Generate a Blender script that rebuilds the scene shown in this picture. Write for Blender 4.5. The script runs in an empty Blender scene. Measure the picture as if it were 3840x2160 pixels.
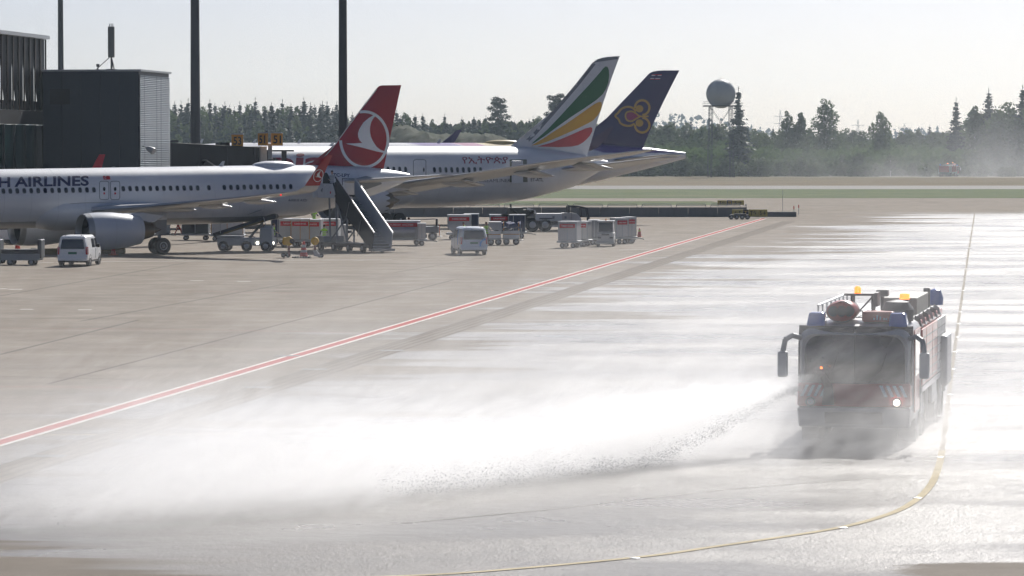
import bpy, bmesh, math, random
from mathutils import Vector, Matrix
random.seed(7)
rad = math.radians
S = bpy.context.scene
COL = S.collection

# ------------------------------------------------------------------ camera
F = 12800.0            # focal length in photo pixels (3840 wide)
HZ = 562.0             # horizon row in the photo
H = 7.3                # eye height, an upper window of the terminal
PITCH = math.atan((1080 - HZ) / F)
cam_d = bpy.data.cameras.new('camera')
cam_d.lens = 36.0 * F / 3840.0
cam_d.sensor_width = 36.0
cam_d.clip_start = 1.0
cam_d.clip_end = 20000
cam = bpy.data.objects.new('camera', cam_d)
cam.location = (0, 0, H)
cam.rotation_euler = (math.pi / 2 - PITCH, 0, 0)
COL.objects.link(cam)
S.camera = cam

# ------------------------------------------------------------------ light
SUN_EL, SUN_AZ = rad(36), rad(17)      # azimuth measured clockwise from +Y
SUN_DIR = Vector((math.cos(SUN_EL) * math.sin(SUN_AZ), math.cos(SUN_EL) * math.cos(SUN_AZ), math.sin(SUN_EL)))
w = bpy.data.worlds.new('World')
S.world = w
w.use_nodes = True
wn = w.node_tree
sky = wn.nodes.new('ShaderNodeTexSky')
sky.sky_type = 'NISHITA'
sky.sun_disc = False
sky.sun_elevation = SUN_EL
sky.sun_rotation = SUN_AZ
sky.altitude = 200
sky.air_density = 0.44
sky.dust_density = 1.8
sky.ozone_density = 3.5
bg = wn.nodes['Background']
wn.links.new(sky.outputs[0], bg.inputs[0])
bg.inputs[1].default_value = 0.063
sun_d = bpy.data.lights.new('sun', 'SUN')
sun_d.energy = 5.0
sun_d.angle = rad(0.5)
sun_d.color = (1.0, 0.965, 0.91)
sun = bpy.data.objects.new('sun', sun_d)
sun.rotation_euler = (-SUN_DIR).to_track_quat('-Z', 'Y').to_euler()
sun.location = (0, 0, 60)
COL.objects.link(sun)
S.view_settings.view_transform = 'Standard'
S.view_settings.look = 'None'
S.view_settings.exposure = 0.28
S.view_settings.gamma = 1.0
S.cycles.use_denoising = True
S.cycles.max_bounces = 5
S.cycles.diffuse_bounces = 3
S.cycles.volume_bounces = 2
S.cycles.volume_max_steps = 512
S.cycles.sample_clamp_indirect = 6.0
S.cycles.use_adaptive_sampling = True
S.cycles.adaptive_threshold = 0.045
S.cycles.adaptive_min_samples = 20

# ------------------------------------------------------------------ photo pixel -> place
FW = Vector((0, math.cos(PITCH), -math.sin(PITCH)))
UP = Vector((0, math.sin(PITCH), math.cos(PITCH)))
CAM = Vector((0, 0, H))
def ray(px, py):
    return FW + Vector((1, 0, 0)) * ((px - 1920) / F) + UP * ((1080 - py) / F)
def gnd(px, py, z=0.0):
    d = ray(px, py)
    return CAM + d * ((z - H) / d.z)
def at(px, py, Y):
    d = ray(px, py)
    return CAM + d * (Y / d.y)
def gy(Y):                     # photo row of the ground at distance Y
    return HZ + H * F / Y
def aty(px, Y, z=0.0):         # point at distance Y under photo column px
    return Vector(((px - 1920) / F * Y, Y, z))

# ------------------------------------------------------------------ materials
MATS = {}
def M(name, col=(.5, .5, .5), rough=.5, metal=0.0, var=.10, scale=2.0, coat=0.0, bump=0.0, emit=None, estr=0.0, streak=False, trans=0.0):
    if name in MATS:
        return MATS[name]
    m = bpy.data.materials.new(name)
    m.use_nodes = True
    nt = m.node_tree
    b = nt.nodes['Principled BSDF']
    b.inputs['Roughness'].default_value = rough
    b.inputs['Metallic'].default_value = metal
    b.inputs['Coat Weight'].default_value = coat
    b.inputs['Coat Roughness'].default_value = .08
    tc = nt.nodes.new('ShaderNodeTexCoord')
    no = nt.nodes.new('ShaderNodeTexNoise')
    no.inputs['Scale'].default_value = scale
    no.inputs['Detail'].default_value = 5
    no.inputs['Roughness'].default_value = .65
    src = tc.outputs['Object']
    if streak:
        mp = nt.nodes.new('ShaderNodeMapping')
        mp.inputs['Scale'].default_value = (1, 1, .12)
        nt.links.new(src, mp.inputs[0])
        src = mp.outputs[0]
    nt.links.new(src, no.inputs[0])
    mx = nt.nodes.new('ShaderNodeMix')
    mx.data_type = 'RGBA'
    mx.inputs[6].default_value = tuple(max(0, c * (1 - var)) for c in col) + (1,)
    mx.inputs[7].default_value = tuple(min(1, c * (1 + var)) for c in col) + (1,)
    nt.links.new(no.outputs[0], mx.inputs[0])
    nt.links.new(mx.outputs[2], b.inputs['Base Color'])
    if bump:
        bp = nt.nodes.new('ShaderNodeBump')
        bp.inputs['Strength'].default_value = bump
        bp.inputs['Distance'].default_value = .05
        nt.links.new(no.outputs[0], bp.inputs['Height'])
        nt.links.new(bp.outputs[0], b.inputs['Normal'])
    if emit:
        b.inputs['Emission Color'].default_value = tuple(emit) + (1,)
        b.inputs['Emission Strength'].default_value = estr
    if trans:
        b.inputs['Transmission Weight'].default_value = trans
    MATS[name] = m
    return m

class E:
    """socket arithmetic for building shader formulas"""
    nt = None
    def __init__(s, v): s.v = v
    @staticmethod
    def op(o, *a, clamp=False):
        n = E.nt.nodes.new('ShaderNodeMath'); n.operation = o; n.use_clamp = clamp
        for i, q in enumerate(a):
            q = q.v if isinstance(q, E) else q
            if isinstance(q, (int, float)): n.inputs[i].default_value = q
            else: E.nt.links.new(q, n.inputs[i])
        return E(n.outputs[0])
    def __add__(s, o): return E.op('ADD', s, o)
    __radd__ = __add__
    def __sub__(s, o): return E.op('SUBTRACT', s, o)
    def __rsub__(s, o): return E.op('SUBTRACT', o, s)
    def __mul__(s, o): return E.op('MULTIPLY', s, o)
    __rmul__ = __mul__
    def __truediv__(s, o): return E.op('DIVIDE', s, o)
    def __rtruediv__(s, o): return E.op('DIVIDE', o, s)
    def __neg__(s): return E.op('MULTIPLY', s, -1.0)
    def exp(s): return E.op('EXPONENT', s)
    def max(s, o): return E.op('MAXIMUM', s, o)
    def min(s, o): return E.op('MINIMUM', s, o)
    def clamp(s): return E.op('ADD', s, 0.0, clamp=True)
    def abs(s): return E.op('ABSOLUTE', s)
    def pow(s, o): return E.op('POWER', s, o)
    def sqrt(s): return E.op('SQRT', s)
def sstep(e, a, b):
    n = E.nt.nodes.new('ShaderNodeMapRange'); n.interpolation_type = 'SMOOTHSTEP'
    n.inputs[1].default_value = a; n.inputs[2].default_value = b
    E.nt.links.new(e.v, n.inputs[0])
    return E(n.outputs[0])
def enoise(vec, scale, detail=4, rough=.6, dist=0.0, sc=(1, 1, 1), loc=(0, 0, 0)):
    nt = E.nt
    mp = nt.nodes.new('ShaderNodeMapping')
    mp.inputs['Scale'].default_value = sc; mp.inputs['Location'].default_value = loc
    nt.links.new(vec, mp.inputs[0])
    n = nt.nodes.new('ShaderNodeTexNoise')
    n.inputs['Scale'].default_value = scale; n.inputs['Detail'].default_value = detail
    n.inputs['Roughness'].default_value = rough; n.inputs['Distortion'].default_value = dist
    nt.links.new(mp.outputs[0], n.inputs[0])
    return E(n.outputs[0])
def emix(f, a, b):
    n = E.nt.nodes.new('ShaderNodeMix'); n.data_type = 'RGBA'
    for i, q in ((0, f), (6, a), (7, b)):
        if isinstance(q, E): q = q.v
        if isinstance(q, tuple): n.inputs[i].default_value = q + (1,) if len(q) == 3 else q
        elif isinstance(q, (int, float)): n.inputs[i].default_value = q
        else: E.nt.links.new(q, n.inputs[i])
    return n.outputs[2]
def newmat(name):
    m = bpy.data.materials.new(name); m.use_nodes = True
    E.nt = m.node_tree
    return m, m.node_tree, m.node_tree.nodes['Principled BSDF']

# ------------------------------------------------------------------ mesh building
def frame(d):
    d = Vector(d).normalized()
    u = d.orthogonal().normalized()
    return u, d.cross(u)
class MB:
    def __init__(s): s.v = []; s.f = []; s.m = []
    def add(s, vs, fs, mi=0):
        o = len(s.v); s.v += [tuple(p) for p in vs]; s.f += [tuple(i + o for i in q) for q in fs]; s.m += [mi] * len(fs); return s
    def hexa(s, p, mi=0):      # 8 points: bottom ring, top ring
        return s.add(p, [(3, 2, 1, 0), (4, 5, 6, 7), (0, 1, 5, 4), (1, 2, 6, 5), (2, 3, 7, 6), (3, 0, 4, 7)], mi)
    def box(s, x0, x1, y0, y1, z0, z1, mi=0):
        return s.hexa([(x0, y0, z0), (x1, y0, z0), (x1, y1, z0), (x0, y1, z0), (x0, y0, z1), (x1, y0, z1), (x1, y1, z1), (x0, y1, z1)], mi)
    def frus(s, b, t, z0, z1, mi=0):  # b,t = (x0,x1,y0,y1)
        return s.hexa([(b[0], b[2], z0), (b[1], b[2], z0), (b[1], b[3], z0), (b[0], b[3], z0), (t[0], t[2], z1), (t[1], t[2], z1), (t[1], t[3], z1), (t[0], t[3], z1)], mi)
    def loft(s, rings, cap=True, closed=True, mi=0):
        n = len(rings[0]); vs = [p for r in rings for p in r]; fs = []
        for i in range(len(rings) - 1):
            for j in range(n if closed else n - 1):
                k = (j + 1) % n
                fs.append((i * n + j, i * n + k, (i + 1) * n + k, (i + 1) * n + j))
        if cap:
            fs.append(tuple(range(n - 1, -1, -1))); fs.append(tuple((len(rings) - 1) * n + j for j in range(n)))
        return s.add(vs, fs, mi)
    def cyl(s, a, b, r0, r1=None, n=10, cap=True, mi=0):
        a = Vector(a); b = Vector(b); r1 = r0 if r1 is None else r1
        u, v = frame(b - a)
        rg = lambda c, r: [c + (u * math.cos(t) + v * math.sin(t)) * r for t in [2 * math.pi * i / n for i in range(n)]]
        return s.loft([rg(a, r0), rg(b, r1)], cap, True, mi)
    def tube(s, pts, r, n=6, mi=0):
        for a, b in zip(pts[:-1], pts[1:]): s.cyl(a, b, r, r, n, True, mi)
        return s
    def lathe(s, o, ax, prof, n=24, mi=0, cap=False):   # prof = (dist along axis, radius)
        o = Vector(o); ax = Vector(ax).normalized(); u, v = frame(ax)
        rs = [[o + ax * d + (u * math.cos(t) + v * math.sin(t)) * r for t in [2 * math.pi * i / n for i in range(n)]] for d, r in prof]
        return s.loft(rs, cap, True, mi)
    def prism(s, poly, a, b, ax='y', mi=0):
        n = len(poly)
        mk = {'y': lambda p, t: (p[0], t, p[1]), 'x': lambda p, t: (t, p[0], p[1]), 'z': lambda p, t: (p[0], p[1], t)}[ax]
        vs = [mk(p, a) for p in poly] + [mk(p, b) for p in poly]
        return s.add(vs, [tuple(range(n - 1, -1, -1)), tuple(range(n, 2 * n))] + [(i, (i + 1) % n, (i + 1) % n + n, i + n) for i in range(n)], mi)
    def sphere(s, c, r, nu=14, nv=9, sc=(1, 1, 1), mi=0):
        c = Vector(c); rs = []
        for j in range(1, nv):
            t = math.pi * j / nv
            rs.append([(c.x + r * sc[0] * math.sin(t) * math.cos(2 * math.pi * i / nu), c.y + r * sc[1] * math.sin(t) * math.sin(2 * math.pi * i / nu), c.z + r * sc[2] * math.cos(t)) for i in range(nu)])
        return s.loft(rs, True, True, mi)
    def wheel(s, c, ax, r, w, n=18, mi=0):
        h = w / 2
        return s.lathe(c, ax, [(-h, r * .55), (-h, r * .9), (-h * .75, r), (h * .75, r), (h, r * .9), (h, r * .55)], n, mi, True)
    def mesh(s, name, smooth=False, ang=35):
        me = bpy.data.meshes.new(name)
        me.from_pydata(s.v, [], s.f)
        bm = bmesh.new(); bm.from_mesh(me)
        bmesh.ops.recalc_face_normals(bm, faces=bm.faces[:])
        bm.to_mesh(me); bm.free()
        if any(s.m): me.polygons.foreach_set('material_index', s.m)
        if smooth:
            me.polygons.foreach_set('use_smooth', [True] * len(me.polygons))
            me.set_sharp_from_angle(angle=rad(ang))
        return me
    def build(s, name, mat, parent=None, smooth=False, bevel=0.0, ang=35):
        o = bpy.data.objects.new(name, s.mesh(name, smooth, ang))
        for mm in (mat if isinstance(mat, (list, tuple)) else [mat]): o.data.materials.append(mm)
        COL.objects.link(o)
        if parent: o.parent = parent
        if bevel:
            bv = o.modifiers.new('bevel', 'BEVEL'); bv.width = bevel; bv.segments = 2; bv.limit_method = 'ANGLE'; bv.angle_limit = rad(40)
        return o
def tag(o, label, cat=None, group=None, kind=None):
    o['label'] = label
    if cat: o['category'] = cat
    if group: o['group'] = group
    if kind: o['kind'] = kind
    return o
def thing(name, label, cat, loc=(0, 0, 0), rotz=0.0, group=None):
    o = bpy.data.objects.new(name, None); o.empty_display_size = .3
    COL.objects.link(o); o.location = loc; o.rotation_euler = (0, 0, rotz)
    return tag(o, label, cat, group)
def copy_tree(o, parent=None):
    c = o.copy(); COL.objects.link(c); c.parent = parent
    for ch in list(o.children): copy_tree(ch, c)
    return c
def place(root, loc, rotz, label=None, group=None, name=None):
    r = copy_tree(root); r.location = loc; r.rotation_euler = (0, 0, rotz)
    if label: r['label'] = label
    if group: r['group'] = group
    return r
def alike(o, loc, parent, rot=None):      # a further piece sharing the mesh
    c = o.copy(); COL.objects.link(c); c.parent = parent; c.location = loc
    if rot: c.rotation_euler = rot
    return c
def struct(name, mb, mat, label, parent=None, smooth=False):
    o = mb.build(name, mat, parent, smooth)
    if not parent: tag(o, label, None, None, 'structure')
    return o

# common materials
white = M('white paint', (.78, .79, .80), .32, var=.04, scale=.6, coat=.25)
dirty_white = M('worn white paint', (.62, .63, .64), .45, var=.14, scale=1.6, streak=True)
black = M('black rubber', (.018, .018, .02), .75, var=.3)
dark = M('dark metal', (.045, .048, .055), .55, var=.25)
steel = M('galvanised steel', (.36, .37, .38), .42, .6, var=.18)
grey = M('grey paint', (.26, .28, .30), .5, var=.12)
midgrey = M('mid grey paint', (.42, .44, .46), .45, var=.1)
red = M('red paint', (.50, .018, .022), .38, var=.12, coat=.3)
sred = M('banner red', (.55, .03, .035), .5, var=.12)
navy = M('navy lettering', (.016, .022, .095), .45, var=.1)
glass = M('dark glass', (.012, .016, .022), .06, var=.2, coat=.4)
yellow = M('yellow paint', (.62, .38, .03), .5, var=.15)
orange = M('orange plastic', (.72, .10, .015), .5, var=.12)
hivis = M('high visibility cloth', (.35, .72, .06), .8, var=.15)
cloth_dark = M('dark work cloth', (.025, .03, .045), .85, var=.3)
cloth_red = M('red work cloth', (.30, .03, .03), .85, var=.3)
skin = M('skin', (.52, .32, .24), .6, var=.1)
hair_m = M('hair', (.06, .04, .025), .7, var=.3)
tail_red = M('tail lamp red', (.45, .01, .01), .2, var=.2, coat=.5)
green_plate = M('green plate', (.01, .16, .09), .4)
lamp_on = M('lit headlamp', (.9, .9, .8), .3, emit=(1, .93, .75), estr=6)
amber_on = M('lit amber beacon', (.9, .35, .03), .3, emit=(1, .20, .015), estr=2.2)
# ================================================================== SETTING
# ---- ground materials
def apron_material():
    m, nt, b = newmat('apron concrete and water film')
    tc = nt.nodes.new('ShaderNodeTexCoord'); vec = tc.outputs['Object']
    sp = nt.nodes.new('ShaderNodeSeparateXYZ'); nt.links.new(vec, sp.inputs[0])
    X, Y = E(sp.outputs[0]), E(sp.outputs[1])
    n_big = enoise(vec, .045, 3, .5)
    n_mid = enoise(vec, .35, 5, .62, sc=(1, 1.0, 1))
    n_fine = enoise(vec, 6.0, 4, .7)
    n_grit = enoise(vec, 38.0, 2, .6)
    n_strk = enoise(vec, .16, 5, .6, dist=.4, sc=(.35, 1.0, 1))
    # dry colour: pale brown-grey concrete, stained
    c1 = emix(n_big, (.165, .136, .108), (.232, .198, .162))
    c2 = emix(sstep(n_mid, .35, .75), c1, (.268, .232, .194))
    c3 = emix(sstep(n_strk, .50, .70) * .38, c2, (.13, .114, .096))
    c4 = emix(sstep(n_fine, .55, .8) * .35, c3, (.125, .11, .094))
    # where the water lies: right of a slanting edge, running out in tongues across the slabs
    Xb = (Y - 76.0) * .18 - 10.0
    d = (X - Xb) / 16.0
    tong = enoise(vec, .11, 4, .55, dist=.6, sc=(.28, 1.15, 1), loc=(3.0, 1.7, 0))
    tong2 = enoise(vec, .035, 3, .5, sc=(.45, 1.0, 1), loc=(9.0, 4.0, 0))
    tong3 = enoise(vec, .42, 3, .5, dist=.5, sc=(.16, 1.2, 1), loc=(1.0, 7.0, 0))
    wv = d.max(-3.0).min(2.2) * .72 + (tong - .5) * 1.9 + (tong2 - .5) * 1.0 + (tong3 - .5) * .6 + (n_mid - .5) * .35 + (n_fine - .5) * .12 + .06
    # past the watered strip the pavement is dry again, and so is the corner in front of the truck
    far = sstep(Y, 372, 408)
    nx_, ny_ = (X - 8.6) / 2.3, (Y - 59.0) / 1.3
    near = 1.0 - sstep(nx_ * nx_ + ny_ * ny_ + (tong3 - .5) * 1.4 + (n_fine - .5) * .8, .6, 1.1)
    lcor = sstep((X * -1.0) * 1.0 + (Y * -1.0) + tong3 * 14.0, -47.5, -44.5)
    wet = (sstep(wv, -.10, .10) * (1.0 - far) * (1.0 - near) * (1.0 - lcor)).clamp()
    damp = (sstep(wv, -.40, .05) * (1.0 - far)).clamp()
    dcol = emix(damp * .38, c4, (.095, .083, .072))
    col = emix(wet * .65, dcol, (.070, .066, .064))
    nt.links.new(col, b.inputs['Base Color'])
    rr = .95 - damp * .10
    nt.links.new(rr.v, b.inputs['Roughness'])
    b.inputs['Specular IOR Level'].default_value = .12
    nt.links.new((wet * .76).v, b.inputs['Coat Weight'])
    b.inputs['Coat IOR'].default_value = 1.33
    pud = enoise(vec, .13, 4, .55, sc=(.5, 1, 1), loc=(5, 2, 0))
    crough = .255 + sstep(pud, .32, .70) * .16 + (n_mid - .5) * .16
    nt.links.new(crough.v, b.inputs['Coat Roughness'])
    bp = nt.nodes.new('ShaderNodeBump'); bp.inputs['Strength'].default_value = .35; bp.inputs['Distance'].default_value = .02
    nt.links.new((n_grit * .6 + n_fine * .8).v, bp.inputs['Height'])
    nt.links.new(bp.outputs[0], b.inputs['Normal'])
    rip = enoise(vec, 3.2, 3, .6, sc=(.8, .8, 1))
    rip2 = enoise(vec, 13.0, 3, .7)
    b2 = nt.nodes.new('ShaderNodeBump'); b2.inputs['Strength'].default_value = .9; b2.inputs['Distance'].default_value = .05
    nt.links.new((rip * .5 + rip2 * .5 * sstep(pud, .35, .62)).v, b2.inputs['Height'])
    nt.links.new(b2.outputs[0], b.inputs['Coat Normal'])
    return m
def turf(name, a, bcol, dcol, sc):
    m, nt, b = newmat(name)
    tc = nt.nodes.new('ShaderNodeTexCoord'); vec = tc.outputs['Object']
    n1 = enoise(vec, sc, 6, .7, sc=(.6, 1, 1)); n2 = enoise(vec, sc * .13, 4, .6, sc=(.5, 1, 1))
    c = emix(sstep(n1, .35, .7), a, bcol); c = emix(sstep(n2, .48, .72) * .7, c, dcol)
    nt.links.new(c, b.inputs['Base Color']); b.inputs['Roughness'].default_value = .95
    b.inputs['Specular IOR Level'].default_value = .1
    return m
apron_m = apron_material()
grass_m = turf('mown grass', (.055, .080, .026), (.105, .128, .048), (.115, .116, .054), .22)
field_m = turf('dry field grass', (.115, .088, .050), (.165, .130, .078), (.085, .085, .040), .12)
earth_m = turf('forest floor', (.045, .045, .022), (.070, .065, .030), (.050, .055, .025), .2)
mound_m = turf('mound earth and scrub', (.040, .046, .028), (.075, .070, .048), (.036, .046, .022), .5)
pave_m = M('runway paving', (.20, .19, .178), .8, var=.16, scale=.08)

def sheet(x0, x1, y0, y1, z):
    return MB().add([(x0, y0, z), (x1, y0, z), (x1, y1, z), (x0, y1, z)], [(0, 1, 2, 3)])
ground = struct('ground', sheet(-9000, 9000, -200, 14000, -.012), turf('plain grass', (.07, .075, .03), (.11, .105, .05), (.09, .085, .04), .05), 'flat grassland reaching to the horizon')
apron = struct('apron', sheet(-420, 700, -60, 516, 0.0), apron_m, 'wide concrete apron, dry and brown to the left and wet to the right')
struct('grass_strip', sheet(-420, 28.5, 451, 487, .006), grass_m, 'narrow mown grass strip behind the low dark wall')
struct('grass_strip', sheet(-900, 1400, 516, 636, .000), grass_m, 'broad green grass strip between taxiway and runway')
struct('runway', sheet(-1500, 2500, 636, 697, .004), pave_m, 'pale runway strip running across behind the grass')
struct('field', sheet(-1500, 2500, 697, 930, .000), field_m, 'dry brown field between runway and forest')

# ---- rising ground under the forest
def hill_z(x, y):
    t = max(0.0, min(1.0, (y - 930) / 260.0))
    return t * t * (3 - 2 * t) * (4.5 + 1.2 * math.sin(x * .011 + 1) + .9 * math.sin(x * .031)) - .05
mb = MB(); nx, ny = 60, 14
for j in range(ny + 1):
    for i in range(nx + 1):
        x = -420 + 900 * i / nx; y = 922 + 520 * j / ny
        mb.v.append((x, y, hill_z(x, y)))
for j in range(ny):
    for i in range(nx):
        a = j * (nx + 1) + i
        mb.f.append((a, a + 1, a + nx + 2, a + nx + 1)); mb.m.append(0)
struct('terrain', mb, earth_m, 'gently rising wooded ground beyond the field', None, True)
# bare mound in front of the forest
mb = MB(); n = 44; mc = aty(1660, 880)
for j in range(n + 1):
    for i in range(n + 1):
        u = -1 + 2 * i / n; v = -1 + 2 * j / n
        x = mc.x + u * 22; y = mc.y + v * 34
        r = math.hypot(u * (1 + .12 * math.sin(v * 5)), v)
        z = 13.2 * max(0, 1 - r ** 2.6) ** .8 * (1 - .16 * math.sin(u * 4 + 1.2)) + random.uniform(-.55, .55) * (r < .95) - .25 + .8 * math.sin(u * 9) * math.cos(v * 6) * (r < .8)
        mb.v.append((x, y, z))
for j in range(n):
    for i in range(n):
        a = j * (n + 1) + i
        mb.f.append((a, a + 1, a + n + 2, a + n + 1)); mb.m.append(0)
struct('mound', mb, mound_m, 'scrubby bare earth mound in front of the dark forest', None, True)

# ---- painted lines, seams and drains: thin pieces of the apron
red_line_m = M('worn red line paint', (.40, .070, .065), .7, var=.25, scale=1.5)
white_line_m = M('worn white line paint', (.72, .70, .66), .7, var=.22, scale=1.5)
yellow_line_m = M('worn yellow line paint', (.52, .45, .31), .6, var=.45, scale=1.5)
yellow_line_m.node_tree.nodes['Principled BSDF'].inputs['Coat Roughness'].default_value = .28
pink_line_m = M('faded pink line', (.30, .16, .14), .8, var=.3, scale=1.5)
seam_m = M('tar seam', (.06, .052, .046), .85, var=.3, scale=1.0)
groove_m = M('drain groove', (.075, .062, .050), .9, var=.35, scale=1.0)
drainc_m = M('drain concrete', (.200, .172, .142), .85, var=.2, scale=.7)
for q_ in (red_line_m, white_line_m, yellow_line_m, pink_line_m, seam_m, groove_m, drainc_m):
    q_.node_tree.nodes['Principled BSDF'].inputs['Specular IOR Level'].default_value = .06; q_.node_tree.nodes['Principled BSDF'].inputs['Roughness'].default_value = .95
def strip(name, pts, wd, mat, z=.004, parent=apron):
    mb = MB(); L = []; R = []
    for i, p in enumerate(pts):
        a = Vector(pts[max(i - 1, 0)]); c = Vector(pts[min(i + 1, len(pts) - 1)])
        t = (c - a).to_3d(); t.z = 0; t.normalize(); nrm = Vector((-t.y, t.x, 0)) * wd / 2
        p = Vector(p).to_3d(); L.append((p.x + nrm.x, p.y + nrm.y, z)); R.append((p.x - nrm.x, p.y - nrm.y, z))
    mb.loft([L, R], False, False)
    return mb.build(name, mat, parent)
def pxline(pp): return [Vector((*gnd(x, y).xy, 0)) for x, y in pp]
A0, A1 = gnd(0, 1660), gnd(2850, 824)
Ud = (A1 - A0).normalized(); Nn = Vector((-Ud.y, Ud.x, 0))
ext = lambda p0, p1, a, b: [p0 - Ud * a, p0, p1, p1 + Ud * b]
strip('painted_line', ext(A0, A1, 40, 6), .68, white_line_m, .004).name = 'white_line_border'
strip('painted_line', ext(A0, A1, 40, 6), .40, red_line_m, .008).name = 'red_line'
yellow_line_m.node_tree.nodes['Principled BSDF'].inputs['Specular IOR Level'].default_value = .3
# drain channel beside it
D0 = gnd(60, 1760); D1 = gnd(2960, 830)
dd = (D1 - D0).normalized(); dn = Vector((-dd.y, dd.x, 0))
strip('drain_channel', [D0 - dd * 30, D0, D1], 1.25, drainc_m, .004)
for q in (-.55, -.2, .12, .42, .62):
    strip('drain_groove', [D0 - dd * 30 + dn * q, D1 + dn * q], .055, groove_m, .008)
# manhole / gutter covers along the drain
for px_, py_ in ((180, 1711), (480, 1655), (970, 1453), (1470, 1315), (1180, 1385), (1080, 1335)):
    g = gnd(px_, py_)
    MB().box(g.x - .42, g.x + .42, g.y - .3, g.y + .3, -.02, .013).build('drain_cover', dark, apron)
# long slab seams
for (a, c) in (((0, 1110), (700, 985)), ((180, 1440), (1700, 1050)), ((0, 1330), (520, 1200)), ((1480, 1022), (1820, 966)), ((300, 1205), (1100, 1060)), ((0, 1195), (640, 1192)), ((0, 1553), (700, 1535)), ((0, 1412), (820, 1432))):
    strip('slab_seam', pxline([a, c]), .10, seam_m, .004)
for k in range(12):            # square slab joints across the apron
    y = 84 + k * 15.0
    strip('slab_joint', [Vector((-36, y + 3.0, 0)), Vector((30, y - 3.0, 0))], .035, seam_m, .003)
# white stand line and dashes
strip('stand_line', pxline([(150, 985), (560, 980), (1000, 977), (1470, 974)]), .22, white_line_m)
strip('stand_line', pxline([(1325, 979), (1366, 978)]), .2, white_line_m)
for x, y in ((0, 1083), (58, 1085), (738, 1053), (915, 1055), (100, 1160), (318, 1162)):
    strip('line_dash', pxline([(x - 25, y), (x + 25, y)]), .35, white_line_m)
strip('stand_line', pxline([(2320, 938), (2440, 935)]), .2, white_line_m)
for pts in ([(0, 1230), (700, 1235), (1380, 1250)], [(0, 1450), (300, 1452), (520, 1455)], [(700, 1092), (1500, 1105), (1900, 1112)], [(180, 1014), (345, 1012)]):
    strip('faded_line', pxline(pts), .16, pink_line_m)
strip('service_line', pxline([(0, 1632), (500, 1630), (900, 1626)]), .14, yellow_line_m)
seam_pale = M('washed out line', (.32, .29, .24), .9, var=.3, scale=1.5)
for q_ in (seam_pale, pave_m): q_.node_tree.nodes['Principled BSDF'].inputs['Specular IOR Level'].default_value = .08
# yellow taxi line sweeping round in front of the truck
cpx = [(1150, 2170), (1700, 2152), (2380, 2092), (2700, 2048), (3120, 1985), (3330, 1930), (3430, 1880), (3490, 1820), (3520, 1750), (3533, 1690), (3545, 1600), (3575, 1350), (3605, 1130), (3630, 960), (3655, 800)]
def smooth_line(pp, k=6):
    out = []
    for i in range(len(pp) - 1):
        p0 = pp[max(i - 1, 0)]; p1 = pp[i]; p2 = pp[i + 1]; p3 = pp[min(i + 2, len(pp) - 1)]
        for j in range(k):
            t = j / k
            out.append(tuple(.5 * (2 * p1[a] + (p2[a] - p0[a]) * t + (2 * p0[a] - 5 * p1[a] + 4 * p2[a] - p3[a]) * t * t + (3 * p1[a] - p0[a] - 3 * p2[a] + p3[a]) * t ** 3) for a in (0, 1)))
    return out + [pp[-1]]
strip('taxi_line', pxline(smooth_line(cpx[:10])), .17, yellow_line_m, .010)
strip('taxi_line', pxline(smooth_line(cpx[9:])), .12, seam_pale, .010)
# inset taxi lights along it
fit = None
for x, y in ((2380, 2094), (3160, 1980), (3440, 1868), (3522, 1715), (3560, 1480), (3572, 1385), (3580, 1320), (3588, 1265), (3594, 1215), (3600, 1170), (3612, 1090), (3622, 1010), (3634, 930), (3645, 860)):
    g = gnd(x, y)
    o = MB().lathe((0, 0, 0), (0, 0, 1), [(-.01, .11), (.012, .10), (.02, .05)], 12, 0, True).build('inset_light', steel, apron)
    o.location = (g.x, g.y, 0)
for pts in ([(0, 1815), (600, 1830)], [(1450, 1968), (2050, 1912), (2700, 1838), (3300, 1790)]):
    strip('slab_seam', pxline(pts), .06, white_line_m if pts[0][0] == 1450 else seam_m, .004)

# ---- low wall with guard rail behind the stands
wl = thing('barrier_wall', 'low dark concrete wall with a steel rail along its top', 'wall', (0, 372, 0))
wall_m = M('dark weathered concrete', (.17, .172, .175), .85, var=.3, scale=.8, streak=True)
xw0, xw1 = -16.0, 25.6
k = 0; x = xw0
while x < xw1 - .1:
    MB().box(x + .02, min(x + 3.2, xw1) - .02, 0, .45, -.05, 1.05).build('wall_panel', wall_m, wl, bevel=.02)
    x += 3.2
MB().box(xw1 + .02, 31.0, .05, .45, -.05, .55).build('wall_panel', wall_m, wl, bevel=.02)
MB().box(xw0, 31, .1, .4, -.06, .40).build('wall_footing', wall_m, wl)
x = xw0
while x < xw1:
    r = MB(); a, c = x + .15, min(x + 3.4, xw1)
    r.tube([(a, .2, 1.05), (a + .08, .2, 1.40), (c - .08, .2, 1.40), (c, .2, 1.05)], .035, 5)
    r.tube([(a, .2, 1.22), (c, .2, 1.22)], .025, 5)
    r.build('rail', steel, wl, True)
    x += 3.75
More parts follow.
